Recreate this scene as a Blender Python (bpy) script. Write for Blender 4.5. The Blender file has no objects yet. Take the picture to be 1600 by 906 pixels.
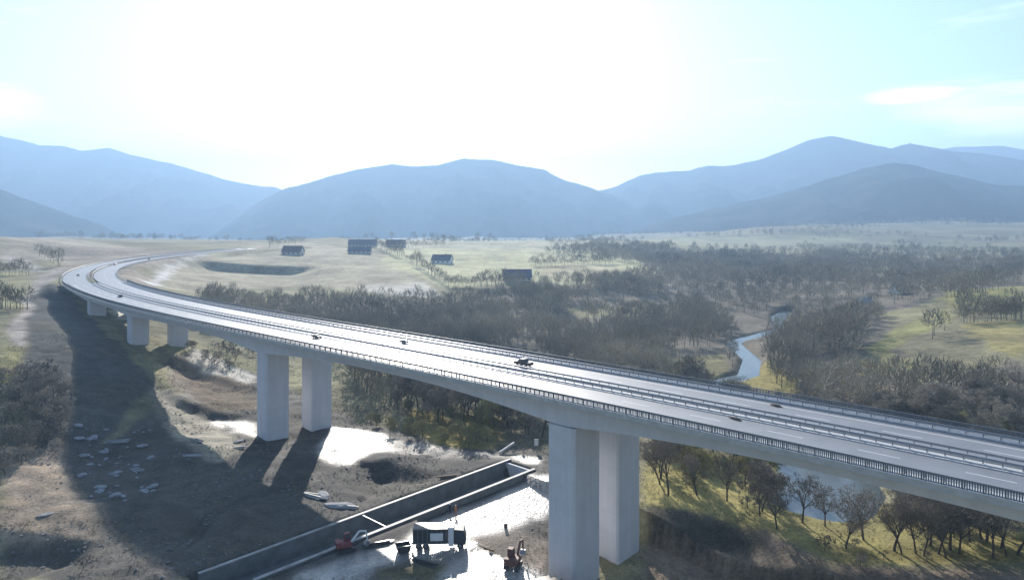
import bpy, bmesh, math, random
import numpy as np
from mathutils import Vector, Matrix
R = math.radians
random.seed(7)
rng = np.random.default_rng(11)
S = bpy.context.scene
C = S.collection

# ------------------------------------------------------------------ camera, light, exposure
F, HY, CAMZ = 1100.0, 340.0, 30.0        # focal length and horizon row of the photograph (1600 px wide); camera 30 m above the deck
cam = bpy.data.objects.new('camera', bpy.data.cameras.new('camera'))
C.objects.link(cam); S.camera = cam
cam.data.sensor_width = 36; cam.data.lens = 36 * F / 1600
cam.location = (0, 0, CAMZ); cam.rotation_euler = (R(90), 0, 0)
cam.data.shift_y = -(453 - HY) / 1600
cam.data.clip_start = 0.5; cam.data.clip_end = 30000

SUN_AZ, SUN_EL = R(-8.0), R(23)        # azimuth from +Y towards +X
w = bpy.data.worlds.new('World'); S.world = w; w.use_nodes = True
nt = w.node_tree; N = nt.nodes; L = nt.links
bg = N['Background']
sky = N.new('ShaderNodeTexSky'); sky.sky_type = 'NISHITA'; sky.sun_disc = False
sky.sun_elevation = SUN_EL; sky.sun_rotation = SUN_AZ
sky.altitude = 400; sky.air_density = 1.0; sky.dust_density = .5; sky.ozone_density = 1.0
bg.inputs[1].default_value = 0.1
# thin cirrus, by direction only
tc = N.new('ShaderNodeTexCoord'); mp = N.new('ShaderNodeMapping'); mp.inputs['Scale'].default_value = (1.2, 1.2, 9.0)
nz = N.new('ShaderNodeTexNoise'); nz.inputs['Scale'].default_value = 2.3; nz.inputs['Detail'].default_value = 6; nz.inputs['Roughness'].default_value = .6
cr = N.new('ShaderNodeValToRGB'); cr.color_ramp.elements[0].position = .58; cr.color_ramp.elements[1].position = .78
cr.color_ramp.elements[1].color = (.55, .55, .55, 1)
mx = N.new('ShaderNodeMixRGB'); mx.inputs[2].default_value = (13, 13.5, 13.5, 1)
L.new(tc.outputs['Generated'], mp.inputs[0]); L.new(mp.outputs[0], nz.inputs[0]); L.new(nz.outputs[0], cr.inputs[0])
def wm_(op, a, b=None, c=None, clamp=False):
    n = N.new('ShaderNodeMath'); n.operation = op; n.use_clamp = clamp
    for i, q in enumerate((a, b, c)):
        if q is None: continue
        if isinstance(q, (int, float)): n.inputs[i].default_value = q
        else: L.new(q, n.inputs[i])
    return n.outputs[0]
sx = N.new('ShaderNodeSeparateXYZ'); L.new(tc.outputs['Generated'], sx.inputs[0])
az_ = wm_('ARCTAN2', sx.outputs[0], sx.outputs[1]); el_ = wm_('ARCSINE', sx.outputs[2])
n2_ = N.new('ShaderNodeTexNoise'); n2_.inputs['Scale'].default_value = 5; n2_.inputs['Detail'].default_value = 7; L.new(mp.outputs[0], n2_.inputs[0])
cl = None
for a0, e0, wa, we in ((.63, .125, .13, .032), (-.66, .13, .08, .035), (.52, .15, .06, .012), (.9, .20, .2, .03), (-1.1, .2, .25, .04)):
    q = wm_('ADD', wm_('POWER', wm_('ABSOLUTE', wm_('DIVIDE', wm_('SUBTRACT', az_, a0), wa)), 2), wm_('POWER', wm_('ABSOLUTE', wm_('DIVIDE', wm_('SUBTRACT', el_, e0), we)), 2))
    q = wm_('SUBTRACT', wm_('MULTIPLY_ADD', n2_.outputs[0], 2.4, -.1), q, clamp=True)
    cl = q if cl is None else wm_('MAXIMUM', cl, q)
cl = wm_('MAXIMUM', wm_('MULTIPLY', cl, .8), cr.outputs[0])
L.new(cl, mx.inputs[0]); L.new(sky.outputs[0], mx.inputs[1]); L.new(mx.outputs[0], bg.inputs[0])

sd = bpy.data.lights.new('sun', 'SUN'); sd.energy = 5.0; sd.angle = R(0.53); sd.color = (1, .93, .84)
sun = bpy.data.objects.new('sun', sd); C.objects.link(sun)
sdir = Vector((math.sin(SUN_AZ) * math.cos(SUN_EL), math.cos(SUN_AZ) * math.cos(SUN_EL), math.sin(SUN_EL)))
sun.rotation_euler = sdir.to_track_quat('Z', 'Y').to_euler(); sun.location = (0, 0, 200)

S.view_settings.view_transform = 'Standard'; S.view_settings.look = 'None'
S.view_settings.exposure = 0.97; S.view_settings.gamma = 1; S.view_settings.use_curve_mapping = False
HAZE_DENS = 2.4e-4

# ------------------------------------------------------------------ helpers
def tag(o, label=None, cat=None, group=None, kind=None):
    if label: o['label'] = label
    if cat: o['category'] = cat
    if group: o['group'] = group
    if kind: o['kind'] = kind
    return o

def empty(name, loc, rz=0, **k):
    o = bpy.data.objects.new(name, None); C.objects.link(o)
    o.location = loc; o.rotation_euler = (0, 0, rz); o.empty_display_size = .5
    return tag(o, **k)

def mesh_obj(name, verts, faces, mat, parent=None, smooth=False):
    me = bpy.data.meshes.new(name); me.from_pydata([tuple(v) for v in verts], [], faces); me.update()
    if mat: me.materials.append(mat)
    if smooth: me.shade_smooth()
    o = bpy.data.objects.new(name, me); C.objects.link(o)
    if parent: o.parent = parent
    return o

class MB:
    """collects shapes of one object"""
    def __init__(s): s.v = []; s.f = []
    def add(s, vs, fs):
        b = len(s.v); s.v += [tuple(v) for v in vs]; s.f += [tuple(i + b for i in f) for f in fs]
    def box(s, c, d, rz=0, taper=1.0, ry=0):
        x, y, z = d[0] / 2, d[1] / 2, d[2] / 2
        M = Matrix.Rotation(rz, 3, 'Z') @ Matrix.Rotation(ry, 3, 'Y')
        vs = []
        for sz, t in ((-z, 1), (z, taper)):
            for sx, sy in ((-x, -y), (x, -y), (x, y), (-x, y)):
                vs.append(Vector(c) + M @ Vector((sx * t, sy * t, sz)))
        s.add(vs, [(0, 3, 2, 1), (4, 5, 6, 7), (0, 1, 5, 4), (1, 2, 6, 5), (2, 3, 7, 6), (3, 0, 4, 7)])
    def prism(s, prof, y0, y1, axis='y'):
        """profile in x,z extruded along y"""
        n = len(prof)
        a = [(p[0], y0, p[1]) for p in prof] + [(p[0], y1, p[1]) for p in prof]
        s.add(a, [tuple(range(n)), tuple(range(2 * n - 1, n - 1, -1))] + [(i, i + n, (i + 1) % n + n, (i + 1) % n) for i in range(n)])
    def tube(s, p0, p1, r0, r1, n=5, caps=True):
        p0 = Vector(p0); p1 = Vector(p1); d = (p1 - p0)
        if d.length < 1e-6: return
        d.normalize(); a = d.orthogonal().normalized(); b = d.cross(a)
        vs = [p0 + (a * math.cos(2 * math.pi * i / n) + b * math.sin(2 * math.pi * i / n)) * r0 for i in range(n)]
        vs += [p1 + (a * math.cos(2 * math.pi * i / n) + b * math.sin(2 * math.pi * i / n)) * r1 for i in range(n)]
        fs = [(i, (i + 1) % n, (i + 1) % n + n, i + n) for i in range(n)]
        if caps: fs += [tuple(range(n))[::-1], tuple(range(n, 2 * n))]
        s.add(vs, fs)
    def build(s, name, mat, parent=None, smooth=False, bevel=0):
        o = mesh_obj(name, s.v, s.f, mat, parent, smooth)
        if bevel:
            m = o.modifiers.new('bevel', 'BEVEL'); m.width = bevel; m.segments = 2; m.limit_method = 'ANGLE'
        return o

def copy_thing(src, loc=None, rz=None, sc=None, label=None, group=None):
    r = src.copy(); C.objects.link(r)
    if loc is not None: r.location = loc
    if rz is not None: r.rotation_euler = (0, 0, rz)
    if sc is not None: r.scale = sc
    if label: r['label'] = label
    if group: r['group'] = group
    for ch in list(src.children):
        c = ch.copy(); C.objects.link(c); c.parent = r
        for g in ch.children:
            d = g.copy(); C.objects.link(d); d.parent = c
    return r

# ------------------------------------------------------------------ materials
def mat(name, col, rough=.8, spec=.5, var=.0, scale=1.0, metal=0, bump=0, bscale=8, col2=None, detail=6):
    m = bpy.data.materials.new(name); m.use_nodes = True
    t = m.node_tree; b = t.nodes['Principled BSDF']
    b.inputs['Base Color'].default_value = (*col, 1); b.inputs['Roughness'].default_value = rough
    b.inputs['Specular IOR Level'].default_value = spec; b.inputs['Metallic'].default_value = metal
    if var or col2:
        n = t.nodes.new('ShaderNodeTexNoise'); n.inputs['Scale'].default_value = scale; n.inputs['Detail'].default_value = detail
        g = t.nodes.new('ShaderNodeTexCoord'); t.links.new(g.outputs['Object'], n.inputs[0])
        r = t.nodes.new('ShaderNodeValToRGB'); r.color_ramp.elements[0].position = .3; r.color_ramp.elements[1].position = .7
        c2 = col2 or tuple(c * (1 + var) for c in col); c1 = col if col2 else tuple(c * (1 - var) for c in col)
        r.color_ramp.elements[0].color = (*c1, 1); r.color_ramp.elements[1].color = (*c2, 1)
        t.links.new(n.outputs[0], r.inputs[0]); t.links.new(r.outputs[0], b.inputs['Base Color'])
    if bump:
        n = t.nodes.new('ShaderNodeTexNoise'); n.inputs['Scale'].default_value = bscale; n.inputs['Detail'].default_value = 5
        g = t.nodes.new('ShaderNodeTexCoord'); t.links.new(g.outputs['Object'], n.inputs[0])
        bp = t.nodes.new('ShaderNodeBump'); bp.inputs['Strength'].default_value = bump; bp.inputs['Distance'].default_value = .1
        t.links.new(n.outputs[0], bp.inputs['Height']); t.links.new(bp.outputs[0], b.inputs['Normal'])
    return m
def vary(m, amt=.35):
    t = m.node_tree; b = t.nodes['Principled BSDF']; o = t.nodes.new('ShaderNodeObjectInfo'); h = t.nodes.new('ShaderNodeHueSaturation')
    mr = t.nodes.new('ShaderNodeMapRange'); mr.inputs[3].default_value = 1 - amt; mr.inputs[4].default_value = 1 + amt; t.links.new(o.outputs['Random'], mr.inputs[0]); t.links.new(mr.outputs[0], h.inputs['Value'])
    l = b.inputs['Base Color'].links[0]; t.links.new(l.from_socket, h.inputs['Color']); t.links.new(h.outputs[0], b.inputs['Base Color'])
M = dict(
    concrete=mat('concrete', (.63, .63, .66), .75, .4, .05, .35, bump=.15, bscale=3),
    shade_concrete=mat('painted_shade_concrete', (.15, .16, .16), .7, .4, .3, .4),  # channel walls and floor, with the shade inside put into the colour
    coping=mat('coping_concrete', (.34, .34, .33), .6, .4, .3, .5),
    concrete_edge=mat('edge_concrete', (.48, .48, .47), .5, .5, .12, .8),
    asphalt=mat('asphalt', (.20, .20, .205), .46, 1.0, .12, .25),
    kerb=mat('kerb_concrete', (.55, .55, .55), .42, .6, .12, 1.0),
    paint=mat('road_paint', (.75, .75, .74), .5, .5, .08, 2.0),
    steel=mat('galvanised_steel', (.30, .31, .33), .42, .5, .1, 2, metal=.8),
    railing=mat('painted_railing', (.14, .16, .18), .5, .5),
    bark=mat('bark', (.085, .072, .06), .9, .2, .3, 3),
    twig=mat('twigs', (.35, .31, .25), .9, .2, .3, .5),
    twig_olive=mat('olive_twigs', (.34, .31, .15), .9, .2, .3, .5),
    twig_dark=mat('dark_twigs', (.23, .205, .17), .9, .2, .3, .5),
    wall=mat('plaster', (.55, .53, .5), .85, .3, .1, .4),
    roof=mat('roof_tiles', (.13, .10, .10), .75, .3, .2, 1.2),
    roof_grey=mat('roof_sheet', (.12, .125, .15), .7, .3, .2, .6),
    white_wall=mat('white_plaster', (.78, .78, .77), .8, .3, .05, .4),
    glass=mat('window_glass', (.05, .06, .07), .12, .6),
    wood=mat('wood', (.16, .12, .08), .8, .3, .2, 2),
    tyre=mat('tyre_rubber', (.03, .03, .03), .8, .3),
    black=mat('black_metal', (.03, .03, .035), .45, .5),
    dark=mat('dark_paint', (.05, .052, .055), .35, .5, .1, 1),
    white=mat('white_paint', (.75, .75, .75), .35, .5, .05, 1),
    grey=mat('grey_paint', (.22, .23, .24), .35, .5, .1, 1),
    red=mat('red_paint', (.20, .05, .045), .5, .5, .2, 2),
    rust=mat('rusty_brown_paint', (.14, .065, .05), .6, .4, .3, 2),
    silver=mat('silver_panel', (.75, .76, .78), .18, .5, metal=1),
    lamp_red=mat('tail_lamp', (.4, .02, .02), .3, .5),
    stone=mat('pale_stone', (.27, .28, .30), .85, .3, .25, 1),
    stone_dark=mat('dirty_stone', (.17, .165, .16), .9, .3, .3, 1),
    soil_dark=mat('dark_soil', (.09, .075, .06), .95, .2, .3, 1),
    skin=mat('skin', (.5, .32, .24), .6, .4),
    navy=mat('navy_cloth', (.03, .035, .06), .9, .2),
    hivis=mat('orange_cloth', (.5, .2, .05), .8, .3),
    helmet=mat('white_helmet', (.8, .8, .8), .35, .5),
)

for k_ in ('twig', 'twig_olive', 'twig_dark'): vary(M[k_])
def formwork(m):
    t = m.node_tree; b = t.nodes['Principled BSDF']; src = b.inputs['Base Color'].links[0].from_socket
    g = t.nodes.new('ShaderNodeTexCoord'); mp_ = t.nodes.new('ShaderNodeMapping'); mp_.inputs['Scale'].default_value = (1.2, 1.2, .06)
    n = t.nodes.new('ShaderNodeTexNoise'); n.inputs['Scale'].default_value = 1.0; n.inputs['Detail'].default_value = 8; n.inputs['Roughness'].default_value = .7
    t.links.new(g.outputs['Object'], mp_.inputs[0]); t.links.new(mp_.outputs[0], n.inputs[0])
    sp = t.nodes.new('ShaderNodeSeparateXYZ'); t.links.new(g.outputs['Object'], sp.inputs[0])
    def m_(op, *a):
        q = t.nodes.new('ShaderNodeMath'); q.operation = op
        for i, v in enumerate(a):
            if isinstance(v, (int, float)): q.inputs[i].default_value = v
            else: t.links.new(v, q.inputs[i])
        return q.outputs[0]
    fr = m_('FRACT', m_('DIVIDE', sp.outputs[2], 4.0)); line = m_('LESS_THAN', fr, .03)
    val = m_('SUBTRACT', m_('MULTIPLY_ADD', n.outputs[0], .34, .83), m_('MULTIPLY', line, .07))
    v = t.nodes.new('ShaderNodeVectorMath'); v.operation = 'SCALE'; t.links.new(src, v.inputs[0]); t.links.new(val, v.inputs['Scale']); t.links.new(v.outputs[0], b.inputs['Base Color'])
formwork(M['concrete'])
# ------------------------------------------------------------------ motorway alignment (clothoid-like heading fitted to both edges)
PC = [20.96283, 119.95222, -0.84913, -0.15829, 0.29093, 0.17317, -0.07966]
SS = np.arange(-160, 760.01, .5); u_ = SS / 300
TH = PC[2] + PC[3] * u_ + PC[4] * u_**2 + PC[5] * u_**3 + PC[6] * u_**4
lo = SS < -60; TH[lo] = TH[np.argmin(abs(SS + 60))]
hi = SS > 620; TH[hi] = TH[np.argmin(abs(SS - 620))] + (SS[hi] - 620) * .0016
TX, TY = np.sin(TH), np.cos(TH)
AX = np.cumsum(TX) * .5; AY = np.cumsum(TY) * .5
i0 = np.argmin(abs(SS)); AX += PC[0] - AX[i0]; AY += PC[1] - AY[i0]
def at_s(s, off=0, z=0):
    """point at chainage s, off metres to the right of the centreline (away from the camera)"""
    x = np.interp(s, SS, AX); y = np.interp(s, SS, AY); th = np.interp(s, SS, TH)
    return (float(x + off * math.cos(th)), float(y - off * math.sin(th)) , z)
def off_pt(s, off):
    x = np.interp(s, SS, AX); y = np.interp(s, SS, AY); th = np.interp(s, SS, TH)
    return x + off * np.cos(th), y - off * np.sin(th)
def head(s): return float(np.interp(s, SS, TH))
# "right" of travel (heading (sin,cos)) is (cos,-sin): for heading -48 deg that is (.67,.74) -> away from the camera
S_AB = 292.0                                  # abutment chainage
HALF = 12.6

# ------------------------------------------------------------------ terrain
def unp(px, py, z=-27.0):
    d = (CAMZ - z) * F / (py - HY); return ((px - 800) / F * d, d)
ctrl = []
def cz(px, py, z): x, y = unp(px, py, z); ctrl.append((x, y, z))
for p in [(430,690,-27),(500,672,-27),(890,885,-27),(980,860,-27),(700,850,-27),(600,800,-27),(800,720,-27),(1000,800,-27),
          (1300,800,-28),(1370,770,-28),(1600,880,-26.5),(1300,880,-27),(660,700,-27),(330,660,-24.5),(330,712,-24.8),(290,690,-23.5),(250,620,-20.5),(300,585,-21),
          (180,720,-26),(50,640,-17),(0,560,-9),(20,500,-5),(0,450,-2),(50,432,-2),(0,405,2),(60,373,11),(0,369,15),(150,384,5),(0,385,9),(100,400,1.5),
          (100,780,-25.5),(0,700,-21),(0,850,-26),(210,565,-15),(275,553,-16),(145,505,-9),(170,475,-7),(90,470,-5),(60,500,-7),
          (330,520,-19),(420,500,-20),(560,520,-25),(300,455,-12),(500,446,-13),(700,500,-25),(1000,500,-27),(600,460,-14),(400,440,-12),
          (330,402,-4),(240,450,-4),(300,420,-7),(550,378,-1),(700,384,-6),(900,381,-8),(480,380,0),(800,437,-15),(1020,430,-19),(690,455,-16),(850,465,-22),(520,371,2.5),(440,384,-4),(620,377,-3),
          (1200,480,-27),(1200,420,-26),(1200,385,-24),(1600,400,-22),(1450,383,-20),(1000,376,-8),
          (1540,452,-13),(1480,466,-15),(1600,540,-15),(1420,515,-20),(1350,575,-24),(1600,470,-12),(1600,640,-21),(1240,602,-27),(1130,600,-28),(1200,520,-28),(1300,500,-27)]: cz(*p)
ctrl += [(-60,60,-27),(60,60,-28),(0,0,-28),(150,60,-25),(-150,60,-18),(0,-300,-25),(-400,-200,0),(400,-200,-10),(-350,150,4),(-220,180,-8),
         (200,140,-24),(350,160,-12),(320,400,-14),(600,500,-15),(-420,420,10),(-750,600,22),(-520,900,-2),(-271,640,-.6),(-262,720,-2),(-200,900,-9),(-300,1300,-20),
         (0,1250,-12),(300,1500,-22),(900,1400,-22),(1500,1300,-18),(-1000,1500,-20),(0,2200,-48),(-1200,2300,-50),(1800,900,-10),(-1500,800,20),
         (0,4000,-100),(3000,3000,-80),(-3000,3000,-80),(6500,7000,-180),(-6500,7000,-180),(0,8000,-190),(-6000,-2000,50),(6000,-2000,0),(0,-2500,-10)]
ctrl += [(650,1750,-6),(1100,1900,4),(1600,1800,8),(1500,2700,10),(700,2700,-25)]
ctrl = np.array(ctrl, float)
# the road line holds the ground at grade beyond the abutment
rc = np.array([[*off_pt(s, 0), -.6] for s in (320, 380, 440, 500, 560, 620)])
ctrl = np.vstack([ctrl, rc])
def phi(r): return r
_K = phi(np.hypot(ctrl[:, None, 0] - ctrl[None, :, 0], ctrl[:, None, 1] - ctrl[None, :, 1])) + np.eye(len(ctrl)) * -1.5
_W = np.linalg.solve(_K, ctrl[:, 2] - ctrl[:, 2].mean())
def base_z(x, y):
    x = np.atleast_1d(np.asarray(x, float)); y = np.atleast_1d(np.asarray(y, float)); sh = x.shape
    x = x.ravel(); y = y.ravel(); o = np.empty_like(x)
    for i in range(0, len(x), 20000):
        r = np.hypot(x[i:i+20000, None] - ctrl[None, :, 0], y[i:i+20000, None] - ctrl[None, :, 1])
        o[i:i+20000] = phi(r) @ _W
    return (o + ctrl[:, 2].mean()).reshape(sh)
# value noise
_P = rng.random((256, 256))
def vnoise(x, y, s):
    x = np.asarray(x) / s + 91.3; y = np.asarray(y) / s + 37.7
    xi = np.floor(x).astype(int); yi = np.floor(y).astype(int); fx = x - xi; fy = y - yi
    fx = fx * fx * (3 - 2 * fx); fy = fy * fy * (3 - 2 * fy)
    g = lambda a, b: _P[a % 256, b % 256]
    return (g(xi, yi) * (1 - fx) + g(xi + 1, yi) * fx) * (1 - fy) + (g(xi, yi + 1) * (1 - fx) + g(xi + 1, yi + 1) * fx) * fy
def fbm(x, y, s, o=4):
    r = 0; a = .5
    for k in range(o):
        r = r + a * (vnoise(x + 17 * k, y - 31 * k, s / 2**k) - .5); a *= .5
    return r * 2
def sstep(a, b, x): t = np.clip((x - a) / (b - a), 0, 1); return t * t * (3 - 2 * t)
def seg_dist(x, y, pts):
    """distance to a polyline, signed side (+ = left of direction) and position 0..1"""
    best = np.full(np.shape(x), 1e9); side = np.zeros(np.shape(x)); pos = np.zeros(np.shape(x)); n = len(pts) - 1
    for i in range(n):
        ax, ay = pts[i]; bx, by = pts[i + 1]; dx, dy = bx - ax, by - ay; l2 = dx * dx + dy * dy
        traw = ((x - ax) * dx + (y - ay) * dy) / l2; t = np.clip(traw, 0, 1)
        d = np.hypot(x - ax - t * dx, y - ay - t * dy)
        k = d < best
        best = np.where(k, d, best); side = np.where(k, np.sign(dx * (y - ay) - dy * (x - ax)), side); pos = np.where(k, (i + t) / n, pos)
    return best, side, pos
BANKS = [  # crest line left to right in ground metres, height, how fast the foot recovers, width of the slope
    ([(-268, 556), (-220, 553), (-180, 556), (-150, 566)], 6.0, 60, 9),
    ([unp(1005, 788), unp(1080, 797), unp(1150, 812), unp(1200, 832), unp(1262, 870), unp(1330, 893), unp(1500, 905), unp(1640, 925)], 3.6, 60, 6),
    ([(-150, 118), unp(-60, 842), unp(130, 843), unp(175, 856)], 3.0, 40, 5),
    ([unp(236, 588, -21), unp(290, 630, -23), unp(340, 648, -25), unp(430, 655, -26)], 1.5, 14, 4),
    ([unp(535, 727), unp(600, 722), unp(680, 733), unp(760, 740)], 2.2, 26, 6),
    ([unp(250, 560, -18), unp(300, 573, -20), unp(350, 590, -22), unp(440, 605, -23)], 1.6, 16, 5),
    ([(-330, 300), (-262, 262), (-215, 225), (-175, 190), (-150, 160)], 2.5, 18, 5),
]
TRACKS = [[unp(a, b) for a, b in q] for q in (((470,900),(560,868),(640,850),(720,800),(800,755),(900,700)), ((560,905),(650,868),(700,870),(780,840),(860,800)), ((505,700),(580,690),(660,708),(760,716),(850,718)), ((250,600),(300,650),(360,690),(450,712),(520,722),(600,735)), ((160,900),(220,800),(260,720),(240,640),(180,570)), ((240,905),(330,810),(420,770),(500,745)), ((0,830),(70,800),(150,790),(260,800),(360,850)))]
RIVER = [(64, 146), (69, 153), (74, 166), (75, 200), (72, 248), (88, 262), (99, 290), (103, 330), (140, 366), (158, 418), (172, 440)]
CH_A = [unp(330, 891, -27), unp(465, 835, -27), unp(789, 722, -27)]
def dvec(a, b): v = np.array(b) - np.array(a); return v / np.hypot(*v)
CHD = dvec(CH_A[0], CH_A[2]); CHN = np.array([CHD[1], -CHD[0]])     # towards the camera side (right of direction)
CH0 = np.array(CH_A[0]); CHL = float(np.hypot(*(np.array(CH_A[2]) - CH0))); CHW = 8.2; CHDEP = 3.0
def road_near(x, y):
    pts = [(float(a), float(b)) for a, b in zip(*off_pt(np.arange(S_AB, 758, 12), 0))]
    d, s, p = seg_dist(x, y, pts); return d
def terrain(x, y):
    x = np.asarray(x, float); y = np.asarray(y, float)
    z = base_z(x, y)
    dist = np.hypot(x, y)
    amp = np.clip(dist / 500, .5, 6)
    z = z + fbm(x, y, 60, 3) * .9 * amp + fbm(x + 500, y, 11, 3) * .55 * np.clip(1.6 - dist / 500, .2, 1) + fbm(x, y + 300, 4, 2) * .18 * (dist < 400)
    z = z + fbm(x + 50, y, 420, 3) * 22 * sstep(1100, 2000, dist)
    site = ((x > -140) & (x < 30) & (y > 95) & (y < 235)) * 1.0
    z = z + site * (fbm(x, y, 5.5, 3) * .55 + np.abs(fbm(x + 90, y, 14, 3)) * 1.1 - .25)
    for tp in TRACKS:
        d, s, p = seg_dist(x, y, tp); z = z - .28 * ((np.abs(d - .95) < .38))
    for pts, h, fall, wd in BANKS:
        d, s, p = seg_dist(x, y, pts); sd_ = d * -s       # + on the low side (right of direction = towards the camera)
        z = z - h * sstep(-.5, wd, sd_) * np.exp(-np.clip(sd_ - wd, 0, 1e9) / fall) * sstep(0, .3, p) * sstep(1, .7, p) * (d < 400)
    # river bed
    d, s, p = seg_dist(x, y, RIVER)
    wdt = np.where((y < 170) & (y > 125), 8.0, 1.8)
    z = np.where(d < wdt + 4.5, z + (np.minimum(z, -29.8) - z) * sstep(wdt + 4.5, wdt, d), z)
    # channel
    qx = x - CH0[0]; qy = y - CH0[1]; ul = qx * CHD[0] + qy * CHD[1]; vl = qx * CHN[0] + qy * CHN[1]
    inn = sstep(-9, -2, vl) * sstep(CHW + 14, CHW + 3, vl) * sstep(-8, 0, ul) * sstep(CHL + 8, CHL + 1, ul)
    z = z + (-27.0 - z) * inn
    cut = (vl > -.6) & (vl < CHW + .6) & (ul > -3) & (ul < CHL + .3)
    z = np.where(cut, -27 - CHDEP - .4, z)
    # motorway grade
    rd = road_near(x, y)
    near = rd < 90
    emb = np.where(rd < 17, -.45, np.where(z < -.45, np.maximum(z, -.45 - (rd - 17) / 1.9), np.minimum(z, -.45 + (rd - 17) / 2.2)))
    z = np.where(near, z + (emb - z) * sstep(90, 60, rd), z)
    # never through the deck: keep clear below it
    dd, s_, pp = seg_dist(x, y, [(float(a), float(b)) for a, b in zip(*off_pt(np.arange(-60, S_AB + 1, 12), 0))])
    sx = -60 + pp * (S_AB + 60)
    top = np.where(sx > 230, -5 + (sx - 230) / (S_AB - 230) * 1.5, -5 - (230 - sx) * .12)
    z = np.where((dd < 15) & (rd > 14), np.minimum(z, top), z)
    return z
def ray(px, py):
    """where the line of sight of a photo point meets the terrain"""
    px = np.atleast_1d(np.array(px, float)); py = np.atleast_1d(np.array(py, float))
    ds = 45 * 1.012 ** np.arange(0, 380)
    res = np.full(px.shape, np.nan); prev = np.ones(px.shape, bool)
    X = (px[:, None] - 800) / F * ds; Y = np.broadcast_to(ds, X.shape); Zr = CAMZ - (py[:, None] - HY) / F * ds
    Zt = terrain(X, Y); below = Zr <= Zt
    out = []
    for i in range(len(px)):
        k = int(np.argmax(below[i])) if below[i].any() else len(ds) - 1
        if k == 0: d = ds[0]
        else:
            a = Zr[i, k-1] - Zt[i, k-1]; b = Zt[i, k] - Zr[i, k]; t = a / (a + b + 1e-9); t = min(max(t, 0), 1)
            d = ds[k-1] + (ds[k] - ds[k-1]) * t
        out.append(((px[i] - 800) / F * d, d))
    return out
def gz(x, y): return float(terrain(np.array([x]), np.array([y]))[0])
def on_ground(px, py):
    x, y = ray([px], [py])[0]; return (x, y, gz(x, y))
def inpoly(x, y, poly):
    r = np.zeros(np.shape(x), bool); n = len(poly)
    for i in range(n):
        x1, y1 = poly[i]; x2, y2 = poly[(i + 1) % n]
        if y1 == y2: continue
        c = ((y1 > y) != (y2 > y)) & (x < (x2 - x1) * (y - y1) / (y2 - y1) + x1); r ^= c
    return r
def wpoly(pl):
    pl2 = []
    for i in range(len(pl)):                       # densify so that edges follow the land
        a = pl[i]; b = pl[(i + 1) % len(pl)]; n = max(1, int(math.hypot(b[0]-a[0], b[1]-a[1]) / 30))
        for k in range(n): pl2.append((a[0] + (b[0]-a[0]) * k / n, a[1] + (b[1]-a[1]) * k / n))
    return ray([p[0] for p in pl2], [p[1] for p in pl2])

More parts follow.
